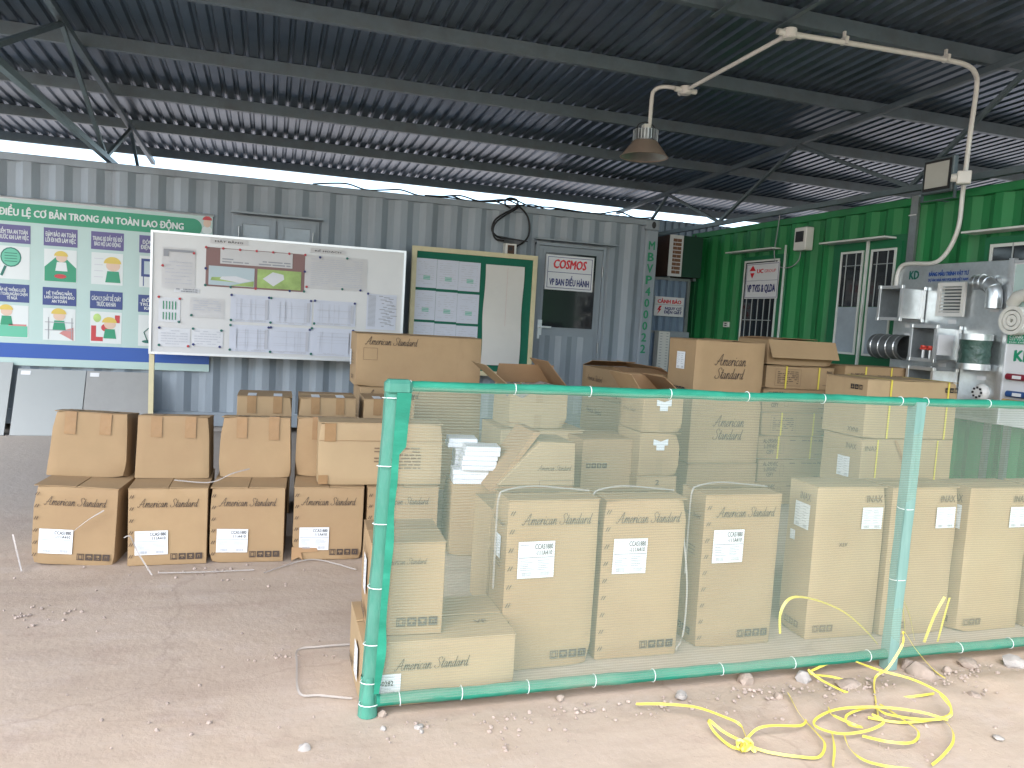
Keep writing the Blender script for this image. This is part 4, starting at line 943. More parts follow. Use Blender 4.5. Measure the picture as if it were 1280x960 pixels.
a, b = at(250, 130), at(300, 166); text(t, 'KD', p_kdg, (a[0]+b[0])/2, -.002, (a[1]+b[1])/2, b[0]-a[0], .075, .04)
a, b = at(357, 125), at(572, 150); text(t, 'BẢNG MẪU TRÌNH VẬT TƯ', p_blue, (a[0]+b[0])/2, -.002, (a[1]+b[1])/2, b[0]-a[0], .062, .03)
a, b = at(353, 165), at(568, 180); text(t, 'DỰ ÁN: NHÀ MÁY POLARIS VIỆT NAM', p_blue, (a[0]+b[0])/2, -.002, (a[1]+b[1])/2, b[0]-a[0], .038, .025)
for (x0, y0) in ((690, 326), (462, 391), (228, 414), (222, 463), (408, 626), (618, 696), (598, 842), (196, 640)):
    a = at(x0, y0); MB().box(a[0], a[0]+.075, -.003, -.0005, a[1]-.032, a[1]).build('name_tag', sign_w, t)
board_t = t
def bthing(name, label, cat, px, y=0.):
    q = onX(*zk(*px), BX); return thing(name, label, cat, (BX-y, q.y, q.z), -PI/2)
def duct(label, end_l, end_r, ztop, zbot, depth_px, valves=False, panel=False):
    # open end stands off the board; find the stand-off so that its right edge lines up with the measured depth
    dpt = depth_px
    Xe = BX-dpt
    a = onX(*zk(*end_l), Xe); b = onX(*zk(*end_r), Xe); w_ = a.y-b.y; zc0 = onX(*zk(end_l[0], zbot), Xe).z; zc1 = onX(*zk(end_l[0], ztop), Xe).z; H_ = zc1-zc0
    t = thing('square_duct', label, 'duct', (Xe, (a.y+b.y)/2, zc0), -PI/2)
    for nm, bb in (('top_sheet', (-w_/2, w_/2, 0, dpt, H_-.003, H_)), ('bottom_sheet', (-w_/2, w_/2, 0, dpt, 0, .003)), ('side_sheet', (-w_/2, -w_/2+.003, 0, dpt, .003, H_-.003)), ('side_sheet', (w_/2-.003, w_/2, 0, dpt, .003, H_-.003))):
        MB().box(*bb).build(nm, galv_br, t)
    MB().box(-w_/2+.003, w_/2-.003, dpt-.004, dpt-.001, .003, H_-.003).build('back_sheet', galv, t)
    for yy in (-.004, dpt-.03):
        f = .024
        MB().box(-w_/2-f, w_/2+f, yy, yy+.02, H_, H_+f).box(-w_/2-f, w_/2+f, yy, yy+.02, -f, 0).box(-w_/2-f, -w_/2, yy+.0005, yy+.0195, 0, H_).box(w_/2, w_/2+f, yy+.0005, yy+.0195, 0, H_).build('flange', alu, t)
        for sx in (-1, 1):
            for z in (-.012, H_+.012): MB().box(sx*(w_/2+.012)-.016, sx*(w_/2+.012)+.016, yy-.006, yy+.026, z-.016, z+.016).build('corner_piece', galv_br, t, bevel=.003)
    if valves:
        for k, x in enumerate((-w_*.05, w_*.27)):
            v = MB().tube([(x, dpt*.12, .004), (x, dpt*.12, .07)], .012, 8).build('valve_stem', alu, t); MB().box(x-.032, x+.032, dpt*.12-.012, dpt*.12+.012, .07, .09).build('valve_handle', valve, v, bevel=.004); MB().lathe([(0, .09), (.025, .09), (.025, .105), (0, .105)], 10, (x, dpt*.12, 0)).build('valve_wheel', valve, v)
    if panel: MB().box(w_/2+.0005, w_/2+.004, dpt*.15, dpt*.75, H_*.14, H_*.8).build('access_panel', sign_w, t)
    return t
duct('open square duct sample at the upper edge of the sample board', (95, 220), (200, 222), 222, 378, .26)
duct('square duct sample with red valves in the middle of the sample board', (268, 430), (388, 432), 432, 598, .26, True, True)
duct('square duct sample low on the board behind the strapped carton', (245, 655), (368, 657), 657, 800, .26)
# grille
q0 = onX(*zk(405, 190), BX-.05); q1 = onX(*zk(536, 375), BX-.05); w_, h_ = q0.y-q1.y, q0.z-q1.z
t = thing('air_grille', 'white louvred air grille on the sample board', 'grille', (BX-.05, (q0.y+q1.y)/2, q1.z), -PI/2)
f = .032
MB().box(-w_/2, w_/2, 0, .02, h_-f, h_).box(-w_/2, w_/2, 0, .02, 0, f).box(-w_/2, -w_/2+f, .0005, .0195, f, h_-f).box(w_/2-f, w_/2, .0005, .0195, f, h_-f).build('frame', ivory, t)
MB().box(-w_/2+f+.001, w_/2-f-.001, .045, .049, f, h_-f).build('back', steel, t)
for k in range(8):
    z = f+.012+k*(h_-2*f)/8; MB().bar((-w_/2+f, .012, z), (w_/2-f, .012, z), .022, .004, (0, -.6, .8)).build('slat', ivory, t)
MB().box(-w_/2+.03, w_/2-.03, .0205, .05, .03, h_-.03).build('collar', galv, t) if False else None
# elbow pipe
c0 = onX(*zk(682, 186), BX-.07)
t = thing('duct_elbow', 'galvanised round duct elbow on the sample board', 'duct', (BX-.07, c0.y, c0.z), -PI/2)
pts = [(-.10, 0, .0), (-.05, 0, .0), (-.01, 0, -.008), (.03, 0, -.035), (.055, 0, -.075), (.06, 0, -.13)]
MB().tube(pts, .056, 20, cap=False).build('bend', galv_br, t, smooth=40)
for i, pp in enumerate((((-.125, 0, .0), (-.095, 0, .0)), ((.06, 0, -.12), (.061, 0, -.20)))): MB().tube(pp, .059, 20).build('collar', galv_br, t, smooth=40)
for pp in (((-.055, 0, .0), (-.047, 0, .0)), ((-.012, 0, -.008), (-.004, 0, -.011)), ((.036, 0, -.042), (.041, 0, -.049)), ((.0605, 0, -.155), (.0607, 0, -.163))): MB().tube(pp, .062, 20).build('seam', galv_br, t, smooth=40)
MB().box(-.05, .05, .02, .07, -.03, .03).build('wall_strap', galv, t)
# spiral pipe
a = onX(*zk(66, 532), BX-.12); b = onX(*zk(232, 540), BX-.12); L_ = a.y-b.y
t = thing('round_duct', 'round galvanised duct lying across the sample board edge', 'duct', (BX-.12, (a.y+b.y)/2, a.z), -PI/2)
MB().lathe([(.105, -L_/2), (.105, L_/2), (.1, L_/2), (.1, -L_/2+.01), (0, -L_/2+.01)], 28, (0, 0, 0), 'x').build('pipe', galv, t, smooth=40)
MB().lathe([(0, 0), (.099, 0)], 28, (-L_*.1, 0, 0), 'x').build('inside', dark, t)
for k in range(4): MB().lathe([(.1055, -.005), (.110, 0), (.1055, .005)], 28, (-L_/2+L_*(k+.5)/4, 0, 0), 'x').build('seam', galv_br, t)
MB().box(-.02, L_/2-.02, .09, .119, -.03, .03).build('wall_strap', galv, t)
# flexible connector
q0 = onX(*zk(615, 470), BX-.12); q1 = onX(*zk(615, 665), BX-.12); h_ = q0.z-q1.z
t = thing('flexible_connector', 'dark green flexible duct connector with silver bands on the sample board', 'duct connector', (BX-.12, q0.y, q1.z), -PI/2)
MB().lathe([(.118, 0), (.118, h_*.17)], 28).build('lower_band', galv_br, t, smooth=40); MB().lathe([(.118, h_*.83), (.118, h_)], 28).build('upper_band', galv_br, t, smooth=40)
MB().lathe([(.113, h_*.16), (.106, h_*.3), (.112, h_*.45), (.104, h_*.6), (.111, h_*.72), (.113, h_*.84)], 28).build('fabric_sleeve', fabric, t, smooth=60)
MB().lathe([(0, h_-.01), (.117, h_-.01)], 28).build('top_opening', dark, t); MB().box(-.02, .02, .1, .119, h_*.88, h_*.94).build('wall_strap', galv, t)
# smoke detector
q0 = onX(*zk(618, 788), BX-.05)
t = thing('smoke_detector', 'white round smoke detector at the foot of the sample board', 'smoke detector', (BX, q0.y, q0.z), -PI/2)
MB().lathe([(0, -.055), (.05, -.052), (.062, -.03), (.066, -.024), (.066, 0)], 24, (0, 0, 0), 'y').build('housing', ivory, t, smooth=40)
for k in range(8): a = 2*PI*k/8; MB().box(.038*math.cos(a)-.008, .038*math.cos(a)+.008, -.058, -.05, .038*math.sin(a)-.008, .038*math.sin(a)+.008).build('vent_slot', black, t)

# pipe sample board beside it
t, w, h, lc = gwall('pipe_board', 'white pipe sample board with green banner next to the galvanised board', 'sample board', (1270, 329), (1310, 500), BX-.03)
PBL = -w/2; PBR = w/2+.25; pbz = lc(1280, 541)[1]+.03
MB().box(PBL, PBR, 0, .025, pbz, h).build('board', sign_w, t)
MB().box(PBL-.03, PBL, -.01, .028, pbz, h+.01).build('edge_strip', alu, t)
MB().box(PBL, PBR, -.01, .028, h, h+.02).build('top_strip', alu, t)
zg1 = lc(1270, 417)[1]; zg0 = lc(1270, 430)[1]
MB().box(PBL+.005, PBR, -.003, -.0005, zg1, h-.01).build('mint_panel', mint, t)
gb = MB().box(PBL+.005, PBR, -.005, -.0008, zg0, zg1-.002).build('green_banner', p_green, t)
text(gb, 'CÔNG TY CP', p_white, PBL+.13, -.0055, zg0+(zg1-zg0)*.72, .22, .028, .02); text(gb, 'VẬT TƯ NGÀNH NƯỚC', p_white, PBL+.17, -.0055, zg0+(zg1-zg0)*.42, .3, .022, .01); text(gb, 'ĐẠI DIỆN', p_white, PBL+.1, -.0055, zg0+(zg1-zg0)*.16, .16, .018, .01)
text(t, 'KD', p_green, PBL+.15, -.002, lc(1275, 445)[1], .16, .085, .04)
lgx, lgz = PBL+.17, lc(1275, 341)[1]
MB().poly([(lgx-.08, lgz), (lgx-.05, lgz+.05), (lgx+.05, lgz+.05), (lgx+.08, lgz), (lgx+.05, lgz-.05), (lgx-.05, lgz-.05)], -.004).build('logo', p_green, t); text(t, 'TIFOPLAST', sign_red, lgx, -.0045, lgz, .15, .03, .03)
for x in (PBL+.05, PBR-.05): MB().box(x-.02, x+.02, .026, .06, -t.location.z, h-.2).build('leg', galv, t)
pb = t
def pbt(name, label, cat, px, py, y):
    q = onX(px, py, BX-.03-y); return thing(name, label, cat, (BX-.03-y, q.y, q.z), -PI/2)
for nm, lb, m_, py in (('pipe_sample', 'dark red pipe sample on the white pipe board', pipe_r, 470.5), ('pipe_sample', 'dark blue pipe sample on the white pipe board', pipe_b, 492), ('pipe_sample', 'tan pipe sample lowest on the white pipe board', pipe_t, 502)):
    s = pbt(nm, lb, 'pipe', 1259 if m_ is not pipe_t else 1254, py, .03)
    MB().lathe([(0, 0), (.024, 0), (.024, .5), (0, .5)], 16, (0, 0, 0), 'x').build('pipe', m_, s, smooth=40); MB().box(.06, .13, -.026, -.0235, -.012, .012).build('tag', sign_w, s); MB().lathe([(.026, .2), (.026, .22)], 12, (0, 0, 0), 'x').build('clip', galv, s)
    MB().box(.19, .21, .0, .03, -.02, .02).build('clip_foot', galv, s)
s = pbt('insulation_coil', 'coil of white foam pipe insulation on the pipe board', 'insulation', 1270.5, 401, .05)
for r_ in (.105, .072, .04): MB().lathe([(r_-.026, -.05), (r_, -.05), (r_, .045), (r_-.026, .045), (r_-.026, -.05)], 26, (0, 0, 0), 'y').build('turn', foam, s, smooth=40)
s = pbt('insulated_elbow', 'short white insulated pipe elbow above the foam coil', 'insulation', 1272, 371, .07)
MB().tube([(-.06, .03, -.05), (0, 0, 0), (.08, -.0, .02)], .045, 16).build('elbow', foam, s, smooth=50); MB().lathe([(.048, .075), (.05, .09), (.026, .09)], 16, (0, 0, .02), 'x').build('end_ring', foam, s)

# ------------------------------------------------------------------ cartons
BOXM = {}
def body_mesh(w, d, h, seed, taper=0., cut=None, open_top=False, m=None):
    key = (round(w, 3), round(d, 3), round(h, 3), seed, taper, open_top, m.name if m else '')
    if key in BOXM: return BOXM[key]
    rr = random.Random(seed*131+int(w*1000)); off = Vector((rr.uniform(0, 50), rr.uniform(0, 50), rr.uniform(0, 50)))
    bm = bmesh.new(); bmesh.ops.create_cube(bm, size=1)
    bmesh.ops.bevel(bm, geom=list(bm.edges), offset=.006/max(w, d, h), segments=1, affect='EDGES')
    if open_top:
        top = [f for f in bm.faces if f.normal.z > .5]; bmesh.ops.delete(bm, geom=top, context='FACES')
    lon = [e for e in bm.edges if e.calc_length() > .5]
    bmesh.ops.subdivide_edges(bm, edges=lon, cuts=7, use_grid_fill=True)
    for v in bm.verts:
        x, y, z = v.co; p = Vector((x*w, (y+.5)*d, (z+.5)*h))
        k = 1-taper*(z+.5); p.x *= k
        nz = noise.noise(p*5+off); b = .0025*nz
        cen = Vector((0, d/2, h/2)); bul = .004
        if abs(x) > .49: p.x += (1 if x > 0 else -1)*(b-.003)
        if abs(y) > .49: p.y += (1 if y > 0 else -1)*(b-.003)
        v.co = p
    for k in range(3):
        cx, cy, cz = rr.choice((-1, 1))*w/2, rr.choice((0, 0, d)), rr.choice((0, 0, h)); R0 = rr.uniform(.05, .10); amt = rr.uniform(.006, .016)
        for v in bm.verts:
            q = v.co-Vector((cx, cy, cz)); L0 = q.length
            if L0 < R0:
                g = (1-L0/R0)*amt; v.co.x -= math.copysign(g, cx); v.co.y += g if cy == 0 else -g
                v.co.z += g*.4 if cz == 0 else -g*.5
    me = bpy.data.meshes.new('body'); bm.normal_update(); bm.to_mesh(me); bm.free(); finish(me, 35)
    me.materials.append(m or card); BOXM[key] = me; return me
def flap_mesh(w, d, m):
    key = ('flap', round(w, 3), round(d, 3), m.name)
    if key in BOXM: return BOXM[key]
    BOXM[key] = MB().box(-w/2, w/2, 0, d, -.0022, .0022).mesh('flap', None, .001); BOXM[key].materials.append(m); return BOXM[key]
NB = [0]
def carton(label, bl, w, d, h, z=0., rz=0., group=None, m=None, ry=0., rx=0., taper=0., flaps='closed', seam='y', tape_top=False, name='carton'):
    """bl: world x, y of the front bottom left corner; local x across the front, y to the back"""
    m = m or card; NB[0] += 1
    c, s = math.cos(rz), math.sin(rz)
    t = thing(name, label, 'box', (bl[0]+c*w/2, bl[1]+s*w/2, z), rz, group, rx, ry)
    t['dim'] = (w, d, h)
    link('body', body_mesh(w, d, h-.004, NB[0] % 7, taper, None, flaps != 'closed', m), None, t)
    rr = random.Random(NB[0])
    wt = w*(1-taper)
    if flaps == 'closed':
        if seam == 'y':      # seam runs across the front-back direction? two flaps meeting on a line along x
            a = flap_mesh(wt-.004, d/2-.003, m)
            link('flap', a, None, t, Matrix.Translation((0, .001, h-.002)) @ Matrix.Rotation(rr.uniform(.0, .025), 4, 'X'))
            link('flap', a, None, t, Matrix.Translation((0, d-.001, h-.002)) @ Matrix.Rotation(PI, 4, 'Z') @ Matrix.Rotation(rr.uniform(.0, .025), 4, 'X'))
        else:
            a = flap_mesh(d-.004, wt/2-.003, m)
            link('flap', a, None, t, Matrix.Translation((-wt/2+.001, d/2, h-.002)) @ Matrix.Rotation(-PI/2, 4, 'Z') @ Matrix.Rotation(rr.uniform(.0, .03), 4, 'X'))
            link('flap', a, None, t, Matrix.Translation((wt/2-.001, d/2, h-.002)) @ Matrix.Rotation(PI/2, 4, 'Z') @ Matrix.Rotation(rr.uniform(.0, .03), 4, 'X'))
        if tape_top:
            MB().box(-.025, .025, .001, d-.001, h+.003, h+.0036).build('tape', tape, t)
    elif isinstance(flaps, dict):
        MB().box(-w/2+.004, w/2-.004, .004, d-.004, h*.12, h*.14).build('inside_floor', card_in, t)
        for side, (ang, fd) in flaps.items():     # ang: 0 flat closed, 90 upright, 180 folded out
            mm = m
            if side == 'front': M = Matrix.Translation((0, .002, h-.002)); L_ = w
            if side == 'back': M = Matrix.Translation((0, d-.002, h-.002)) @ Matrix.Rotation(PI, 4, 'Z'); L_ = w
            if side == 'left': M = Matrix.Translation((-w/2+.002, d/2, h-.002)) @ Matrix.Rotation(-PI/2, 4, 'Z'); L_ = d
            if side == 'right': M = Matrix.Translation((w/2-.002, d/2, h-.002)) @ Matrix.Rotation(PI/2, 4, 'Z'); L_ = d
            link('flap', flap_mesh(L_-.006, fd, card_in if ang < 100 else m), None, t, M @ Matrix.Rotation(math.radians(ang), 4, 'X'))
    return t
def fm(t, face, u, v, e=.0035):
    w, d, h = t['dim']
    if face == 'front': return frame((u, -e, v), (1, 0, 0), (0, 0, 1), (0, -1, 0))
    if face == 'left': return frame((-w/2-e, u, v), (0, -1, 0), (0, 0, 1), (-1, 0, 0))
    if face == 'top': return frame((u, v, h+e+.004), (1, 0, 0), (0, 1, 0), (0, 0, 1))
SCM = {}
def scaled(me, k, ky=None):
    key = (me.name, round(k, 3), round(ky or k, 3))
    if key not in SCM:
        c = me.copy()
        for v in c.vertices: v.co.x *= k; v.co.y *= (ky or k)
        SCM[key] = c
    return SCM[key]
def brand(t, face, u, v, width, two=False, pale=False):
    return link('brand_print', scaled(AS2 if two else AS1P if pale else AS1, width), None, t, fm(t, face, u, v))
def printed(t, s_, face, u, v, w, h, m=None, bold=.015, flip=False):
    M = fm(t, face, u, v)
    if flip: M = M @ Matrix.Rotation(PI, 4, 'Z')
    return put('printed_text', text_mesh(s_, w, h, bold), m or ink, t, M)
def mesh2d(key, fn):
    if key not in SCM:
        mb = MB(); fn(mb); me = bpy.data.meshes.new(key); me.from_pydata(mb.v, [], mb.f); me.update(); SCM[key] = me
    return SCM[key]
def R2(mb, x0, x1, y0, y1, z=0.): mb.quad((x0, y0, z), (x1, y0, z), (x1, y1, z), (x0, y1, z))
def icon_fn(n):
    def fn(mb):
        for k in range(n):
            x = (k-n/2+.5)*.040; a = .0165; b = .0135
            R2(mb, x-a, x+a, a-.003, a); R2(mb, x-a, x+a, -a, -a+.003); R2(mb, x-a, x-a+.003, -a, a); R2(mb, x+a-.003, x+a, -a, a)
            if k == 0: R2(mb, x-.009, x+.009, .009, .012); R2(mb, x-.011, x+.011, -.013, -.009); R2(mb, x-.009, x-.006, -.009, .009); R2(mb, x+.006, x+.009, -.009, .009)
            elif k == 1:
                R2(mb, x-b, x+b, .008, b); R2(mb, x-b, x+b, -b, -.009); mb.add([(x-b, .000, 0), (x+b, .000, 0), (x+b, -.002, 0), (x-b, -.002, 0)], [(3, 2, 1, 0)]); R2(mb, x-b, x-.003, -.009, -.003); R2(mb, x+.003, x+b, -.009, -.003); R2(mb, x-b, x-.010, .001, .008); R2(mb, x+.010, x+b, .001, .008)
            elif k == 2:
                R2(mb, x-b, x-.008, -b, b); R2(mb, x+.008, x+b, -b, b); R2(mb, x-.008, x+.008, .009, b); R2(mb, x-.008, x-.002, -.007, -.001); R2(mb, x+.002, x+.008, -.007, -.001); R2(mb, x-.008, x+.008, -b, -.010)
            else:
                R2(mb, x-b, x+b, -b, -.008); R2(mb, x-b, x-.008, -.008, b); R2(mb, x+.006, x+b, -.008, b); R2(mb, x-.008, x+.006, .007, b); R2(mb, x-.003, x+.003, -.008, .003)
    return fn
def icons(t, face, u, v, n=4, k=1., m=None, flip=False):
    me = mesh2d('icons%d' % n, icon_fn(n)); M = fm(t, face, u, v) @ Matrix.Scale(k, 4)
    if flip: M = M @ Matrix.Rotation(PI, 4, 'Z')
    o = put('handling_icons', me, m or ink, t, M); o['kind'] = 'stuff'; return o
def staples(t, u, v0, v1, n, face='front'):
    def fn(mb):
        for k in range(n):
            y = v0+(v1-v0)*k/(n-1)
            for dx in (-.005, .005): mb.add([(dx-.006, y-.008, 0), (dx-.003, y-.009, 0), (dx+.006, y+.008, 0), (dx+.003, y+.009, 0)], [(0, 1, 2, 3)])
    o = put('staple_row', mesh2d('staple%d_%.2f_%.2f' % (n, v0, v1), fn), ink, t, fm(t, face, u, 0)); o['kind'] = 'stuff'; return o
def sticker(t, face, u, v, w, h, title=None, kind='big', tilt=0.):
    M = fm(t, face, u, v, .0040) @ Matrix.Rotation(tilt+random.uniform(-.025, .025), 4, 'Z')
    me = mesh2d('sticker%.3f_%.3f' % (w, h), lambda mb: R2(mb, -w/2, w/2, -h/2, h/2))
    s = put('label_sticker', me, sticker_m, t, M)
    up = lambda x, y: Matrix.Translation((x, y, .0007))
    if title:
        put('model_number', text_mesh(title[0], w*.50, h*.14, .010), black, s, up(w*.2, h*.36))
        put('model_number', text_mesh(title[1], w*.46, h*.13, .010), black, s, up(w*.2, h*.19))
    def small(mb):
        rr = random.Random(int(w*1e4)); top = .02*h if title else .42*h
        if title: R2(mb, -w*.48, w*.48, .05*h, .075*h); R2(mb, -w*.46, -w*.2, .40*h, .42*h)
        for c in (-1, 1):
            for k in range(6):
                y = top-.05*h-k*(top+.28*h)/6; R2(mb, c*w*.24-w*.2, c*w*.24-w*.2+w*rr.uniform(.15, .4), y, y+h*.018)
            x = c*w*.26-w*.12
            while x < c*w*.26+w*.12: b = rr.uniform(.004, .014)*w; R2(mb, x, x+b, -h*.45, -h*.33); x += b+w*.012
    o = put('fine_print', mesh2d('fine%.3f_%.3f_%d' % (w, h, bool(title)), small), print_g, s, up(0, 0)); o['kind'] = 'stuff'
    return s
def tape_strip(t, face, u, v, w, h, m=None):
    return put('tape', mesh2d('tape%.3f_%.3f' % (w, h), lambda mb: R2(mb, -w/2, w/2, -h/2, h/2)), m or tape, t, fm(t, face, u, v, .0042))
def outline(t, face, u, v, w, h, m=None):
    k = .0022
    return put('printed_frame', mesh2d('outl%.3f_%.3f' % (w, h), lambda mb: (R2(mb, -w/2, w/2, h/2-k, h/2), R2(mb, -w/2, w/2, -h/2, -h/2+k), R2(mb, -w/2, -w/2+k, -h/2, h/2), R2(mb, w/2-k, w/2, -h/2, h/2))), m or ink_pale, t, fm(t, face, u, v))
def textblock(t, face, u, v, w, h, n, m=None, th=.006, fill=.85):
    def fn(mb):
        rr = random.Random(int(w*1e4+n))
        for k in range(n):
            y = h/2-(k+.5)*h/n; x = -w/2
            while x < w/2:
                l = rr.uniform(.08, .22)*w
                if rr.random() < fill: R2(mb, x, min(w/2, x+l), y-th/2, y+th/2)
                x += l+.03*w
            if rr.random() < .3: pass
    o = put('fine_print', mesh2d('tb%.3f_%.3f_%d' % (w, h, n), fn), m or ink_pale, t, fm(t, face, u, v)); o['kind'] = 'stuff'; return o
TITLE = ('CCAS1880', '-111A410')
# --- front row behind the net: three tall brand cartons
def loop_strap(label, t, u, side=True):
    """clear strap round a carton, front to back over the top and down the left side"""
    pass
row = [('tall brand carton beside the low box, with a clear strap over its top', .882, 2.750, .385, .0, 0.012), ('tall brand carton in the middle of the front row with a bulging edge', 1.298, 2.782, .375, 0., -.01), ('tall brand carton next to the INAX cartons', 1.78, 2.815, .383, 0., 0.)]
for i, (lb, x, y, w_, _, rz) in enumerate(row):
    h_ = (.68, .67, .675)[i]
    t = carton(lb, (x, y), w_, .205, h_, 0, rz, 'tall brand cartons behind the net')
    brand(t, 'front', .012, h_-.075, .295)
    brand(t, 'left', .1, h_-.10, .15)
    sticker(t, 'front', -w_/2+.125, h_-.235 if i < 2 else h_-.225, .15, .145, TITLE)
    icons(t, 'front', w_/2-.10, .055, 4, 1.0)
    icons(t, 'left', .11, .06, 4, .9)
    staples(t, -w_/2+.02, .05, h_-.05, 9)
    textblock(t, 'left', .1, h_*.62, .1, .05, 3)
    textblock(t, 'top', 0, .1, .30, .025, 1, ink)
    if i == 0: sticker(t, 'left', .09, .48, .06, .09)
for i, (x, y, w_, lb) in enumerate(((2.345, 2.814, .376, 'tall INAX carton showing its stickered side next to the brand cartons'), (2.735, 2.785, .392, 'tall INAX carton directly behind the netted middle post'), (3.168, 2.762, .385, 'tall INAX carton standing past the netted middle post'), (3.60, 2.76, .385, 'tall INAX carton at the end of the fenced front row'))):
    t = carton(lb, (x, y), w_, .205, .705, 0, (-.03, .0, .0, .01)[i], 'tall INAX cartons behind the net', card_pale)
    printed(t, 'INAX', 'front', w_/2-.07, .705-.055, .085, .033, ink_pale, .010)
    printed(t, 'INAX', 'left', .075, .705-.06, .075, .035, ink_pale, .010)
    sticker(t, 'front', w_/2-.075, .705-.145, .11, .10)
    sticker(t, 'left', .09, .705-.15, .105, .115)
    icons(t, 'front', -w_/2+.09, .05, 3, .95, ink_pale); icons(t, 'left', .10, .05, 3, .9, ink_pale)
    if i == 0: sticker(t, 'left', .145, .705-.255, .035, .045); printed(t, 'ATX', 'front', -.03, .44, .045, .018, ink_pale, .02, True)
# --- low VF box with the small box on it
t = carton('long low brand carton with a VF label at the fence corner', (.328, 2.565), .556, .40, .232, 0, 0., None, card_pale)
brand(t, 'front', -.03, .150, .27)
sticker(t, 'front', -.20, .075, .12, .09); w0 = put('model_number', text_mesh('VF-0282', .07, .018, .02), black, t, fm(t, 'front', -.20, .088, .0052))
sticker(t, 'left', .13, .12, .1, .12); icons(t, 'left', .30, .05, 4, .7); printed(t, 'VF', 'top', .17, .12, .05, .03, ink_pale)
MB().box(-.277, -.2, -.002, .0, .02, .03).build('tape', tape, t)
t = carton('small brand carton standing on the low VF carton', (.348, 2.612), .268, .31, .335, .236, -.03)
brand(t, 'front', -.01, .27, .15); icons(t, 'front', .04, .05, 4, .95); brand(t, 'left', .15, .27, .16, pale=True)
sticker(t, 'left', .12, .19, .09, .13); icons(t, 'left', .15, .045, 4, .8)
# --- left row: boxes with taped boxes on top
lowers = [(-1.119, 4.28, .392, -.10, 'brand carton at the free end of the unfenced row', .045), (-.668, 4.21, .382, -.0, 'brand carton second from the free end of the unfenced row', .0), (-.279, 4.215, .378, -.05, 'brand carton in the middle of the unfenced row', .0), (.139, 4.21, .374, -.06, 'brand carton with a torn base corner in the unfenced row', .0), (.528, 4.19, .40, -.02, 'brand carton in the unfenced row mostly behind the fence corner post', .0)]
for i, (x, y, w_, rz, lb, ry) in enumerate(lowers):
    t = carton(lb, (x, y), w_, .50, .402, 0, rz, 'open row of brand cartons', ry=ry, seam='x')
    brand(t, 'front', .0, .402-.075, .29); icons(t, 'front', w_/2-.10, .045, 4, 1.); staples(t, -w_/2+.02, .05, .36, 6)
    if i < 4: sticker(t, 'front', -w_/2+.115, .12, .155, .125, TITLE)
    if i == 3:
        q = MB().poly([(-w_/2, .075), (-w_/2, .0), (-w_/2+.04, .02), (-w_/2+.06, .0), (-w_/2+.05, .045), (-w_/2+.14, .05), (-w_/2+.13, .07)], -.0045).build('torn_patch', card_in, t)
ups = [(-1.105, 4.50, .392, -.09, .34, .09, 'taped carton on top of the free end carton', .03), (-.676, 4.44, .376, -.03, .335, .04, 'taped carton on the second carton of the unfenced row', 0.), (-.262, 4.45, .392, -.04, .335, .06, 'taped carton on the middle carton of the unfenced row', 0.), (.145, 4.47, .37, -.04, .335, .03, 'taped carton pushed against the printed carton', 0.)]
for i, (x, y, w_, rz, h_, tp, lb, ry) in enumerate(ups):
    t = carton(lb, (x, y), w_, .26, h_, .406, rz, 'taped cartons on the unfenced row', ry=ry, taper=tp, rx=-.10, seam='y')
    for k, u in enumerate((-.085, .085)):
        tape_strip(t, 'front', u+.01*(i-1), h_-.06, .055, (.12, .11, .115, .13)[(i+k) % 4]); MB().box(u+.01*(i-1)-.0275, u+.01*(i-1)+.0275, .0, .12, h_+.004, h_+.0046).build('tape', tape, t)
t = carton('wide carton with a block of small print across two row cartons', (.258, 4.235), .685, .20, .345, .408, -.015, None, card_pale)
textblock(t, 'front', .09, .15, .26, .13, 7, ink_pale, .007, .9); tape_strip(t, 'front', -.28, .29, .06, .10); tape_strip(t, 'front', -.31, .03, .05, .05)
MB().box(-.34, .34, -.0035, -.002, .245, .247).build('crease', card_in, t)
for i, (x0, x1, lb) in enumerate(((-.206, .149, 'taped carton behind the middle of the unfenced row'), (.178, .563, 'taped carton behind the torn base carton'), (.60, .955, 'taped carton at the foot of the tall carton stack'))):
    t = carton(lb, (x0, 5.2), x1-x0, .35, .775, 0, -.01, 'taped cartons in the second row', taper=.03)
    for u in (-.08, .08): tape_strip(t, 'front', u, .72, .055, .11)
    for u in (-.08, .08): MB().box(u-.027, u+.027, .002, .15, .778, .7786).build('tape', sticker_m, t)
# --- stack of three long cartons
for k, lb in enumerate(('long brand carton at the bottom of the three high stack', 'long brand carton in the middle of the three high stack', 'long brand carton on top of the three high stack')):
    x = (.62, .64, .60)[k]
    t = carton(lb, (x, 5.82-.01*k), (.95, .95, .965)[k], .42, .396, k*.40, (0, .01, .0)[k], 'three high stack of long cartons')
    brand(t, 'front', -.22, .345, .40); outline(t, 'front', -.375, .245, .105, .09); icons(t, 'left', .2, .06, 3, .9); textblock(t, 'left', .2, .2, .2, .1, 4)
    sticker(t, 'left', .33, .2, .1, .12)
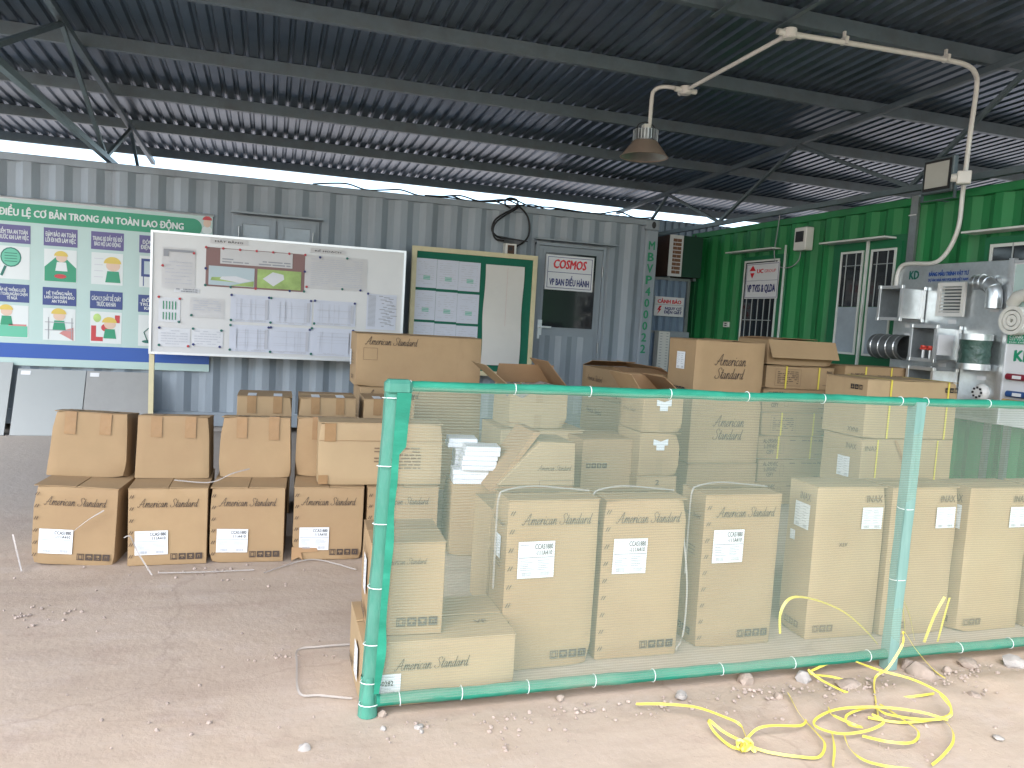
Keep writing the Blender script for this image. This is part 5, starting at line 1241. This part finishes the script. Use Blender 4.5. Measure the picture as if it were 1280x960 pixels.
# --- carton with white slabs
t = carton('plain carton carrying a heap of white slabs', (1.0, 4.19), .25, .30, .415, 0, -.06)
rr = random.Random(11); kk = 0
heap = [(1.01, 4.20, .415, .205, 3, 'bottom group'), (1.045, 4.17, .50, .20, 5, 'middle group'), (1.05, 4.36, .415, .20, 7, 'rear group'), (1.0, 4.34, .60, .17, 2, 'top rear group')]
for gi, (x, y, z, w_, n_, gname) in enumerate(heap):
    for k in range(n_):
        s = MB().box(0, w_, 0, .15, 0, .0265).build('white_slab', slab_m, bevel=.003)
        s.location = (x+rr.uniform(-.004, .004)+.006*k*(gi == 1), y+rr.uniform(-.004, .004), z+k*.0275); s.rotation_euler.z = -.10+rr.uniform(-.02, .02)
        tag(s, 'thin white slab in the heap on the plain carton', 'slab', 'white slabs heaped on the plain carton')
t = carton('plain carton tucked behind the tall strapped brand carton', (.98, 3.32), .34, .3, .50, 0, .0)
# --- middle pile
t = carton('open carton with raised flaps and plastic bags on the pile', (1.565, 5.0), .43, .40, .285, .622, 0., None, card_pale, flaps={'left': (142, .23), 'right': (48, .25), 'back': (60, .16)})
tape_strip(t, 'front', .0, .23, .05, .10, card); tape_strip(t, 'front', -.005, .05, .05, .09, card)
for k in range(4):
    bm = bmesh.new(); bmesh.ops.create_icosphere(bm, subdivisions=2, radius=.08)
    for v in bm.verts: v.co += v.co.normalized()*.035*noise.noise(v.co*22+Vector((k*5, 0, 0))); v.co.z *= .6
    me = bpy.data.meshes.new('plastic_bag'); bm.to_mesh(me); bm.free()
    o = link('plastic_bag', me, plastic_bag); q_ = (1.63+.07*k % .32+.0, 5.07+.08*(k % 4), .86+.012*(k % 3)); o.location = (1.64+(k*.11) % .3, q_[1], q_[2]); tag(o, ['crumpled clear bag in the front corner of the open carton', 'crumpled clear bag pushed against the folded flap in the open carton', 'crumpled clear bag under the upright flap in the open carton', 'crumpled clear bag at the back of the open carton'][k], 'bag', 'bags in the open carton')
t = carton('large battered carton holding up the open carton', (1.50, 4.95), .62, .50, .618, 0, 0., None, card_pale)
t = carton('carton with handling icons beside the slanted carton', (2.0, 4.70), .42, .40, .60, 0, 0.03)
icons(t, 'front', -.10, .42, 4, 1.)
t = carton('half flattened carton leaning open beside the white slabs', (1.32, 4.45), .36, .36, .44, 0, .0, None, card, flaps={'left': (130, .24), 'back': (20, .2), 'right': (150, .2), 'front': (165, .2)})
# slanted carton
q = [onY(px, py, 3.95) for px, py in ((622, 607), (676, 552.5), (719.5, 554), (717.5, 607))]
x_c = (q[0].x+q[3].x)/2; s = thing('carton', 'slanted brand carton with a sloping side behind the strapped front row', 'box', (x_c, 3.95, 0)); s['dim'] = (.5, .3, q[1].z)
MB().prism([(p.x-x_c, p.z) for p in (q[0], q[3], q[2], q[1])], 0, .30).build('body', card_pale, s, bevel=.003)
MB().box(q[0].x-x_c+.02, q[3].x-x_c, .01, .29, 0, q[3].z-.002).build('base', card_in, s)
brand(s, 'front', .10, .52 if q[1].z < .7 else .56, .20); outline(s, 'front', .115, .44, .20, .10)
fl = MB().prism([(q[0].x-x_c-.03, q[0].z-.04), (q[0].x-x_c+.0, q[0].z-.04), (q[1].x-x_c+.01, q[1].z+.05), (q[1].x-x_c-.03, q[1].z+.05)], .03, .36).build('flap', card_in, s)
# --- E stack, long cartons end on
for k, (z0, z1_, lb) in enumerate(((0, .42, 'lowest end-on brand carton beside the stickered stack'), (.424, .735, 'middle end-on brand carton beside the stickered stack'), (.739, .995, 'top end-on brand carton with loose lid beside the stickered stack'))):
    t = carton(lb, (2.708-.01*k, 5.6), .425, .85, z1_-z0, z0, .0, 'end-on brand cartons', flaps='closed' if k < 2 else {'front': (8, .2), 'back': (14, .22), 'right': (30, .1)})
    brand(t, 'left', .55, (z1_-z0)*.62, .34); brand(t, 'front', -.13, (z1_-z0)*.75, .14); icons(t, 'left', .14, .05, 4, .9)
# --- F stack with notched stickers
for k, (z0, z1_, lb) in enumerate(((0, .365, 'lowest small carton marked 2 in the stickered stack'), (.369, .662, 'closed small carton with a white sticker in the stickered stack'), (.666, .918, 'open small carton on top of the stickered stack'))):
    t = carton(lb, (2.366+.004*k, 4.6), .304, .36, z1_-z0, z0, 0., 'small stickered cartons', flaps='closed' if k < 2 else {'left': (128, .17), 'right': (38, .2), 'back': (70, .12)}, seam='x')
    hh = z1_-z0
    if k:
        me = MB().poly([(-.055, .04), (0, .025), (.055, .045), (.055, .0), (.03, -.002), (.03, -.035), (-.03, -.035), (-.03, -.002), (-.055, 0)], 0).mesh('label_sticker'); put('label_sticker', me, sticker_m, t, Matrix.Translation((.0, -.0045, hh*.72)))
        textblock(t, 'front', 0, hh*.2, .035, .06, 4, ink_pale, .004); tape_strip(t, 'front', 0, hh*.22, .05, .11, card)
    else: printed(t, '2', 'front', 0, .325, .03, .035)
    brand(t, 'left', .2, hh*.55, .2, pale=True)
# --- G stack
for k, (z0, z1_, lb) in enumerate(((0, .375, 'plain base carton of the two line brand stack'), (.379, .862, 'middle carton of the two line brand stack'), (.866, 1.298, 'top carton of the two line brand stack with a side sticker'))):
    t = carton(lb, (2.982-.004*k, 5.0), .60, .40, z1_-z0, z0, 0.01*(k-1), 'two line brand stack', seam='x')
    hh = z1_-z0
    if k: brand(t, 'front', (.06, .02, .0)[k], hh*.56, .27, True)
    icons(t, 'left', .2, .05, 4, 1.1, black); 
    if k == 2: sticker(t, 'left', .20, hh*.62, .12, .13)
# --- H stack: flat INAX cartons
zs = [0, .19, .375, .562, .752, .943, 1.126]
hl = ['bottom', 'second', 'third', 'fourth', 'fifth', 'sixth']
for k in range(6):
    z0, z1_ = zs[k], zs[k+1]-.004; hh = z1_-z0
    t = carton('flat INAX carton, %s from the ground in the flat carton stack' % hl[k], (3.725+(.0, .012, -.006, .008, .0, .012)[k], 5.2), .645, .42, hh, z0, (0, .01, -.01, .01, .0, -.01)[k], 'flat INAX cartons in a stack', seam='x')
    if k in (3, 5):
        outline(t, 'front', -.12, hh*.5, .24, hh*.74); textblock(t, 'front', -.12, hh*.5, .2, hh*.6, 7, ink, .005); printed(t, 'INAX', 'front', .27, hh*.8, .055, .02, ink)
    else:
        printed(t, 'AL-295VEC\nL-295VEC\nCEFY', 'front', -.21, hh*.55, .14, hh*.66, ink, .01); textblock(t, 'front', .1, hh*.82, .26, .02, 1, ink); printed(t, 'INAX', 'front', .27, hh*.83, .055, .02, ink); outline(t, 'front', -.1, hh*.5, .035, hh*.5)
    if k in (2, 3, 5):
        for u in (-.14, .17): MB().box(u-.007, u+.007, -.006, -.0045, 0, hh).build('yellow_band', yellow, t)
    textblock(t, 'front', .25, hh*.2, .08, .015, 1)
t = carton('flat INAX carton with a folded printed lid on top of the flat carton stack', (3.73, 5.2), .64, .42, .20, 1.13, .0, 'flat INAX cartons in a stack', flaps={'front': (245, .155), 'back': (4, .2), 'left': (6, .15)})
M_ = Matrix.Translation((0, .002, .198)) @ Matrix.Rotation(math.radians(245), 4, 'X') @ frame((0, .08, .0035), (1, 0, 0), (0, -1, 0), (0, 0, -1))
lid = [c for c in t.children if c.name.startswith('flap')][0]
def on_lid(name, me, m_, u, v): put(name, me, m_, lid, frame((u, .078-v, .0032), (1, 0, 0), (0, -1, 0), (0, 0, 1)))
on_lid('printed_frame', mesh2d('lidframe', lambda mb: (R2(mb, -.12, .12, .058, .06), R2(mb, -.12, .12, -.06, -.058), R2(mb, -.12, -.118, -.06, .06), R2(mb, .118, .12, -.06, .06))), ink_pale, -.13, 0)
on_lid('printed_text', text_mesh('INAX', .055, .02, .015), ink, .26, .045)
def tbf(mb):
    rr = random.Random(9)
    for k in range(7):
        x = -.105
        while x < .1: l = rr.uniform(.02, .05); R2(mb, x, min(.105, x+l), .048-k*.016, .053-k*.016); x += l+.008
o = put('fine_print', mesh2d('lidtext', tbf), ink_pale, lid, frame((-.13, .078, .0034), (1, 0, 0), (0, -1, 0), (0, 0, 1))); o['kind'] = 'stuff'
# --- I stack: INAX carton lying across two standing ones
IY = 4.25
t = carton('INAX carton with cut away corner under the strapped carton', (3.868, IY), .42, .40, .695, 0, 0., None, card_pale)
printed(t, 'INAX', 'front', -.13, .63, .11, .035, ink_pale, .010); printed(t, 'INAX', 'left', .1, .63, .1, .04, ink_pale, .010); sticker(t, 'left', .16, .48, .12, .14); MB().box(-.09, -.078, -.006, -.0045, 0, .69).build('yellow_band', yellow, t)
MB().add([(.05, -.006, .69), (.075, -.006, .69), (.215, -.006, .45), (.205, -.006, .42)], [(0, 1, 2, 3)]).build('dark_slit', card_in, t)
t = carton('plain INAX carton standing behind the middle post under the strapped carton', (4.292, IY), .37, .40, .695, 0, 0., None, card_pale)
printed(t, 'INAX', 'front', .1, .30, .09, .03, ink_pale, .010, True); MB().box(.03, .042, -.006, -.0045, 0, .69).build('yellow_band', yellow, t)
t = carton('big INAX carton with two yellow bands lying across two cartons', (3.866, IY), .79, .42, .405, .699, 0., None, card_pale, seam='x')
icons(t, 'front', .33, .35, 3, 1.0, black, True); icons(t, 'left', .1, .345, 3, 1.0, black, True); printed(t, 'INAX', 'left', .1, .05, .1, .03, ink_pale, .02, True)
for u in (-.20, .30): MB().box(u-.007, u+.007, -.006, -.0045, 0, .405).build('yellow_band', yellow, t)
for u in (-.20, .30): MB().box(u-.007, u+.007, -.006, .42, .4075, .409).build('yellow_band', yellow, t)
t = carton('tall plain carton standing behind the strapped carton', (4.452, 5.2), .65, .12, 1.0, 0)
t = carton('flat INAX carton with yellow bands on the tall plain carton', (4.452, 5.16), .65, .30, .145, 1.004, 0., None, None)
printed(t, 'AL-295VEC\nL-295VEC', 'front', -.2, .06, .15, .06, ink); textblock(t, 'front', .14, .075, .28, .03, 1, ink)
for u in (-.12, .14): MB().box(u-.007, u+.007, -.006, -.0045, 0, .145).build('yellow_band', yellow, t)

# ------------------------------------------------------------------ fence with netting
FY = 2.50; ZT, ZB = 1.131, .062
fx0, fx1, fx2 = .385, 2.53, 4.66
F = thing('net_fence', 'low pipe fence covered with green netting around the stacked cartons', 'fence', ((fx0+fx2)/2, FY, 0))
FB = Matrix.Translation((-(fx0+fx2)/2, -FY, 0))
def wob(x, z, s=1.): return s*(.010*noise.noise(Vector((x*1.7, z*2.1, 3)))+.004*noise.noise(Vector((x*6, z*7, 5))))
def netting():
    nx, nz = 110, 26; vs = []
    for j in range(nz+1):
        for i in range(nx+1):
            x = fx0+(fx2-fx0)*i/nx; z = ZB+(ZT-ZB)*j/nz; e = min(1, 4*min(j/nz, 1-j/nz)); vs.append((x, FY-.022+wob(x, z)*e*2.2, z))
    n = nx+1; mb = MB(); mb.add(vs, [(j*n+i, j*n+i+1, (j+1)*n+i+1, (j+1)*n+i) for j in range(nz) for i in range(nx)])
    mb.build('netting', net_m, F, FB, smooth=90)
netting()
def wrapped(name, a, b, r, m, seed=0, n=60, squash=1.):
    a, b = Vector(a), Vector(b); pts = []; rad = []
    for k in range(n+1):
        t_ = k/n; p = a.lerp(b, t_); q_ = Vector((seed*3.1, t_*(b-a).length*3, 0)); pts.append(p+Vector((0, 0, 1 if abs((b-a).normalized().z) < .5 else 0))*.004*noise.noise(q_*1.5)); rad.append(r*(1+.10*noise.noise(q_*5)+.06*noise.noise(q_*13)))
    return MB().tube(pts, rad, 14).build(name, m, F, FB, smooth=60)
wrapped('top_rail', (fx0-.01, FY, ZT), (fx1, FY, ZT), .0175, teal, 1); wrapped('top_rail', (fx1, FY, ZT), (fx2, FY, ZT), .0175, teal, 2)
wrapped('bottom_rail', (fx0-.01, FY, ZB), (fx1, FY, ZB), .0215, teal_mud, 3); wrapped('bottom_rail', (fx1, FY, ZB), (fx2, FY, ZB), .0215, teal_mud, 4)
def post(x, lean, m, w_, d_, back=0.):
    vs = []; n = 30; mb = MB()
    for k in range(n+1):
        z = ZT*k/n+.0; xx = x+lean*(1-k/n); r_ = Vector((x*3, z*4, 1)); w2 = w_*(1+.10*noise.noise(r_*2)); d2 = d_*(1+.1*noise.noise(r_*2.7))
        yo = FY+back*(1-k/n)
        vs += [(xx-w2/2, yo-d2/2, z), (xx+w2/2, yo-d2/2, z), (xx+w2/2, yo+d2/2, z), (xx-w2/2, yo+d2/2, z)]
    fs = [(k*4+i, k*4+(i+1) % 4, (k+1)*4+(i+1) % 4, (k+1)*4+i) for k in range(n) for i in range(4)]+[(3, 2, 1, 0), tuple(n*4+i for i in range(4))]
    return mb.add(vs, fs).build('post', m, F, FB, smooth=40)
p0 = post(fx0, -.035, teal_pale, .050, .045, .03); p1 = post(fx1, -.01, teal_grey, .047, .045); p2 = post(fx2, 0, teal_pale, .05, .045)
# darker doubled net hem beside the corner post
mb = MB(); vs = []; n = 40
for k in range(n+1):
    z = .10+(ZT-.12)*k/n; xl = fx0+.012-.035*(1-z/ZT); xr_ = xl+.016+.014*noise.noise(Vector((0, z*6, 2)))+(.02 if z > .92 else 0)
    vs += [(xl-.004, FY-.031, z), (xr_+.004, FY-.0315, z)]
mb.add(vs, [(2*k, 2*k+1, 2*k+3, 2*k+2) for k in range(n)]).build('net_hem', teal, F, FB)
# collar of bunched net at the foot and at the corner
MB().lathe([(.034, .0), (.032, .05), (.030, .10), (.028, .14)], 14, (fx0-.033, FY+.028, 0)).build('foot_wrap', teal_pale, F, FB, smooth=60)
MB().box(fx0-.030, fx0+.06, FY-.030, FY+.026, ZT-.030, ZT+.021).build('corner_wrap', teal_pale, F, FB, bevel=.012)
ring = {}
def tie(p, axis, r):
    key = (axis, r)
    if key not in ring:
        pts = []
        for k in range(12):
            a = 2*PI*k/12; pts.append((0, r*math.cos(a), r*math.sin(a)) if axis == 'x' else (r*1.25*math.cos(a), r*math.sin(a), 0))
        ring[key] = MB().tube(pts, .0016, 5, closed=True).mesh('tie', 60); ring[key].materials.append(tie_m)
    link('tie', ring[key], None, F, FB @ Matrix.Translation(p) @ Matrix.Rotation(random.uniform(-.12, .12), 4, 'Y' if axis == 'x' else 'X'))
for px in (513, 643, 737, 837, 934, 1029, 1126, 1158, 1236): tie((onY(px, 490, FY).x, FY, ZT), 'x', .0188)
for px in (500, 577, 660, 743, 817, 902, 992, 1086, 1200, 1263): tie((onY(px, 860-(px-460)*.09, FY).x, FY, ZB), 'x', .0235)
for py in (497, 582, 654, 732, 803, 850, 877): q_ = onY(480, py, FY); tie((fx0-.035*(1-q_.z/ZT), FY, q_.z), 'z', .028)
for py in (635, 724): q_ = onY(1120, py, FY); tie((fx1-.01*(1-q_.z/ZT), FY, q_.z), 'z', .027)

# ------------------------------------------------------------------ straps, stones and litter
def gz(x, y):     # rough height of the churned soil
    return .012
def ribbon(name, label, cat, pts, w_, m, group=None, k=7, twist=0.):
    cp = catmull(pts, k); mb = MB(); vs = []; n = len(cp)
    c0 = sum(cp, Vector())/n; c0.z = 0
    for i, p in enumerate(cp):
        d = (cp[min(i+1, n-1)]-cp[max(i-1, 0)]).normalized(); up = Vector((0, 0, 1)); s_ = d.cross(up)
        if s_.length < .2: s_ = Vector((1, 0, 0))
        s_.normalize(); u_ = s_.cross(d).normalized(); a = (.6+twist*.5*math.sin(i/n*PI*3))*max(-1, min(1, s_.y*4))
        o_ = (s_*math.cos(a)+u_*math.sin(a))*w_/2; tn = (u_*math.cos(a)-s_*math.sin(a))*.0005
        q = p-c0; vs += [q-o_+tn, q+o_+tn, q+o_-tn, q-o_-tn]
    fs = [(4*i+j, 4*i+(j+1) % 4, 4*(i+1)+(j+1) % 4, 4*(i+1)+j) for i in range(n-1) for j in range(4)]
    o = mb.add(vs, fs).build(name, m, smooth=50); o.location = c0; return tag(o, label, cat, group)
def G(px, py, z=.016): return onZ(px, py, z)
def V(px, py, Y=2.36): return onY(px, py, Y)
YS = 'tangle of yellow straps before the fence'
ys = [
 ('loose yellow strap end curving to the knot', [G(795, 880, .02), G(828, 880, .045), G(870, 884, .055), G(905, 896, .05), G(925, 906, .03), G(934, 925, .02)]),
 ('yellow strap loop bent over beside the knot', [G(934, 930, .02), G(905, 915, .03), G(886, 900, .05), G(893, 915, .02), G(912, 932, .01), G(928, 937, .012)]),
 ('yellow strap running from the knot along the ground', [G(930, 930, .02), G(960, 940, .012), G(1000, 946, .012), G(1024, 946, .015), G(1031, 930, .02), G(1020, 915, .025), G(1000, 893, .03), G(985, 866, .03)]),
 ('yellow strap bow between the knot and the coil', [G(930, 928, .02), G(945, 912, .04), G(965, 907, .05), G(1000, 907, .035), G(1008, 900, .03)]),
 ('big oval coil of yellow strap on the soil', [G(1185, 900, .03), G(1150, 890, .04), G(1100, 884, .05), G(1050, 886, .05), G(1022, 897, .045), G(1020, 908, .04), G(1050, 917, .03), G(1085, 913, .03), G(1105, 902, .04), G(1090, 893, .06)]),
 ('inner loop of yellow strap in the coil', [G(1036, 884, .04), G(1040, 893, .05), G(1068, 906, .05), G(1078, 909, .03), G(1060, 905, .02), G(1060, 893, .03), G(1090, 884, .04), G(1110, 893, .04), G(1150, 899, .03), G(1180, 898, .03), G(1190, 889, .05), G(1175, 868, .08)]),
 ('yellow strap arcing from the fence foot into the coil', [G(1070, 827, .07), G(1100, 838, .08), G(1140, 849, .07), G(1175, 866, .06), G(1188, 882, .04), G(1182, 896, .025), G(1130, 903, .02), G(1085, 897, .02)]),
 ('yellow strap standing in a tall arch by the middle post', [G(1098, 896, .02), V(1093, 850), V(1110, 835), V(1128, 806), V(1130, 790), V(1145, 812), V(1170, 840), V(1198, 860), G(1160, 868, .03), G(1120, 873, .015)]),
 ('yellow strap trailing off towards the open yard', [G(1178, 899, .02), G(1190, 912, .025), G(1191, 928, .03), G(1178, 945, .015), G(1165, 956, .012)]),
 ('yellow strap curling from the coil across the bare soil', [G(1078, 920, .02), G(1110, 927, .03), G(1140, 928, .03), G(1148, 915, .03), G(1130, 900, .03), G(1100, 880, .03)]),
 ('yellow strap tail leaving the coil downhill', [G(1055, 918, .02), G(1062, 935, .02), G(1080, 950, .02), G(1110, 958, .015), G(1150, 963, .012)]),
 ('short yellow strap tail beside the coil', [G(1040, 916, .02), G(1043, 935, .018), G(1041, 958, .014)]),
 ('thin yellow strap lying over the stones', [G(1010, 837, .05), G(1025, 849, .03), G(1050, 862, .02), G(1060, 866, .02)]),
 ('yellow strap piece tucked under the bottom rail', [G(1036, 829, .05), G(1022, 835, .04), G(1012, 842, .03), G(1040, 846, .02), G(1058, 851, .02)]),
]
for lb, pts in ys: ribbon('plastic_strap', lb, 'strap', pts, .0088, yellow, YS, 7, .5)
# knot
kp = G(932, 932, .025)
pts = [kp+Vector((.028*math.cos(a*1.7)*(1-.02*a), .02*math.sin(a*2.3), .012*math.sin(a*3.1))) for a in [k*.45 for k in range(26)]]
ribbon('strap_knot', 'small knotted bunch of yellow strap on the bare soil', 'strap', pts, .009, yellow, YS, 3, .8)
for lb, pts in (('thin yellow strap arching behind the net before an INAX carton', [(975, 792), (976, 765), (990, 747), (1020, 750), (1055, 765), (1082, 788), (1097, 805)]), ('yellow strap standing behind the net beside the middle post', [(1118, 728), (1128, 748), (1137, 770), (1143, 800)]), ('long yellow strap leaning inside the fence by the middle post', [(1112, 700), (1122, 735), (1129, 765), (1131, 790)]),
                ('yellow strap blade rising behind the net before two INAX cartons', [(1181, 746), (1168, 770), (1155, 803)]), ('second yellow strap blade behind the net leaning the same way', [(1187, 747), (1180, 772), (1172, 802)])):
    ribbon('plastic_strap', lb, 'strap', [onY(px, py, 2.60+.004*i) for i, (px, py) in enumerate(pts)], .0115, yellow, YS, 6, .3)
# clear straps on the left row
for lb, pts in (('white strap tail across the label of the free end carton', [onY(92, 664, 4.22), onY(110, 650, 4.19), onY(130, 638, 4.2)]), ('white strap bent down from the second row carton to the ground', [onY(155, 672, 4.17), onY(163, 671, 4.16), onY(172, 690, 4.14), onZ(190, 719, .01)]),
                ('white strap lying flat before the unfenced row', [onZ(198, 716, .008), onZ(250, 715, .01), onZ(300, 713, .008), onZ(318, 712, .008)]), ('white strap crossing the gap above the middle carton', [onY(218, 600, 4.3), onY(262, 603, 4.25), onY(290, 592, 4.25), onY(312, 586, 4.3)]),
                ('short white strap standing on the floor beside the free end carton', [onY(16, 668, 4.35), onY(21, 690, 4.3), onZ(27, 714, .008)]), ('thin white strap on the floor running from the row', [onZ(330, 716, .008), onZ(372, 702, .01), onZ(400, 700, .01), onZ(445, 712, .008)]),
                ('clear strap lying in a square bend on the floor by the fence corner', [onZ(440, 805, .008), onZ(400, 808, .008), onZ(373, 812, .008), onZ(371, 830, .008), onZ(374, 866, .008), onZ(400, 869, .008), onZ(440, 873, .008)])):
    ribbon('plastic_strap', lb, 'strap', pts, .0075, white_s, 'clear straps around the cartons', 6, .2)
# clear straps over the three tall cartons
for i, (x, y, w_, h_) in enumerate(((.882, 2.75, .385, .68), (1.298, 2.782, .375, .67), (1.78, 2.815, .383, .675))):
    yy = y+.1
    pts = [(x-.012, yy, .30), (x-.014, yy, .55), (x-.010, yy, h_-.01), (x+.02, yy, h_+.018), (x+w_*.35, yy+.01, h_+.030), (x+w_*.7, yy, h_+.022), (x+w_-.01, yy, h_+.012)]
    ribbon('plastic_strap', ['clear strap over the carton beside the low box', 'clear strap over the middle tall brand carton', 'clear strap over the brand carton next to the INAX cartons'][i], 'strap', pts, .0075, white_s, 'clear straps around the cartons', 6)
ribbon('plastic_strap', 'clear strap bowed out from the edge of the middle tall brand carton', 'strap', [(1.675, 2.80, .52), (1.70, 2.78, .30), (1.695, 2.77, .10), (1.672, 2.78, .02)], .0075, white_s, 'clear straps around the cartons', 6)

def stone_mesh(seed, sx, sy, sz, sub=2):
    rr = random.Random(seed); off = Vector((rr.uniform(0, 99), rr.uniform(0, 99), 0)); bm = bmesh.new(); bmesh.ops.create_icosphere(bm, subdivisions=sub, radius=1)
    for v in bm.verts:
        d = v.co.copy(); k = 1+.35*noise.noise(d*1.1+off)+.18*noise.noise(d*2.7+off); v.co = Vector((d.x*sx*k, d.y*sy*k, max(-.55, d.z)*sz*k))
    me = bpy.data.meshes.new('stone'); bm.normal_update(); bm.to_mesh(me); bm.free(); finish(me, 28); return me
st = [((381, 932), .020, .018, rock_g, 'pale stone alone on the open floor'), ((932, 848), .036, .034, rock_m, 'round tan stone in front of the bottom rail'), ((1004, 847), .030, .030, rock_g, 'pale stone beside the short yellow strap piece'), ((852, 870), .026, .020, rock_g, 'flat grey stone near the loose yellow strap end'), ((1155, 842), .060, .045, rock_m, 'largest brown stone under the arching yellow strap'), ((1135, 832), .030, .030, rock_m, 'dark stone between the middle post and the largest stone'),
      ((1211, 829), .045, .022, rock_m, 'low tan stone against the bottom rail past the middle post'), ((1268, 829), .05, .03, rock_g, 'rough grey stone by the bottom rail far past the middle post'), ((1218, 870), .03, .018, rock_m, 'small brown stone on bare soil past the straps'), ((479, 907), .011, .009, rock_g, 'tiny pale stone near the fence corner foot'), ((524, 905), .016, .009, rock_g, 'small flat pale stone along the low VF carton'), ((527, 911), .009, .008, rock_g, 'very small pale stone touching the flat pale one'), ((478, 890), .016, .016, rock_m, 'brown stone at the wrapped foot of the corner post'), ((973, 872), .022, .02, rock_m, 'brown stone among crumbs beside the knotted strap'), ((1248, 922), .02, .008, rock_g, 'thin pale stone flat on the soil'), ((700, 872), .016, .012, rock_m, 'brown crumb stone below the bottom rail'), ((1184, 838), .02, .016, rock_m, 'brown stone close to the rail past the largest stone'), ((1061, 856), .05, .022, rock_m, 'flat earthy lump in the middle of the strap tangle')]
for i, ((px, py), r_, hz_, m_, lb) in enumerate(st):
    p = onZ(px, py, .012); o = link('stone', stone_mesh(i+5, r_, r_*.85, hz_), m_); o.location = (p.x, p.y, .012 if p.x > 1 else .002); o.rotation_euler.z = i*1.3; tag(o, lb, 'stone', 'stones in front of the fence')
def gravel():
    rr = random.Random(21); mb = MB(); protos = [stone_mesh(60+k, 1, 1, .7, 1) for k in range(5)]
    spots = [(onZ(520, 905, 0), .12, 14), (onZ(630, 900, 0), .14, 46), (onZ(730, 890, 0), .14, 30), (onZ(830, 885, 0), .18, 50), (onZ(950, 865, 0), .22, 90), (onZ(1080, 865, 0), .3, 110), (onZ(1200, 850, 0), .3, 110), (onZ(345, 820, 0), .25, 26), (onZ(270, 712, 0), .35, 60), (onZ(30, 770, 0), .18, 40), (onZ(420, 820, 0), .12, 12), (onZ(640, 930, 0), .4, 30), (onZ(1130, 930, 0), .4, 40), (onZ(250, 900, 0), .8, 30)]
    for c, r_, n in spots:
        for k in range(n):
            a = rr.uniform(0, 2*PI); d = abs(rr.gauss(0, r_)); x, y = c.x+d*math.cos(a), c.y+.45*d*math.sin(a)
            if y > 2.46 and x > .28 and y < 3.2: continue
            s_ = rr.choice((.0025, .003, .004, .005, .007, .009)); me = rr.choice(protos); th = rr.uniform(0, 6)
            band = math.exp(-((y-2.28)/.16)**2)*max(0, min(1, (x-1.0)/1.2))*(y < 2.44)
            z = .001+.022*band
            mb.add([(x+s_*(v.co.x*math.cos(th)-v.co.y*math.sin(th)), y+s_*(v.co.x*math.sin(th)+v.co.y*math.cos(th)), z+s_*v.co.z) for v in me.vertices], [tuple(p.vertices) for p in me.polygons])
    me = bpy.data.meshes.new('gravel'); me.from_pydata(mb.v, [], mb.f); me.update(); o = link('gravel', me, crumb_m); tag(o, 'scattered gravel crumbs on the dusty ground', 'gravel', None, 'stuff')
gravel()
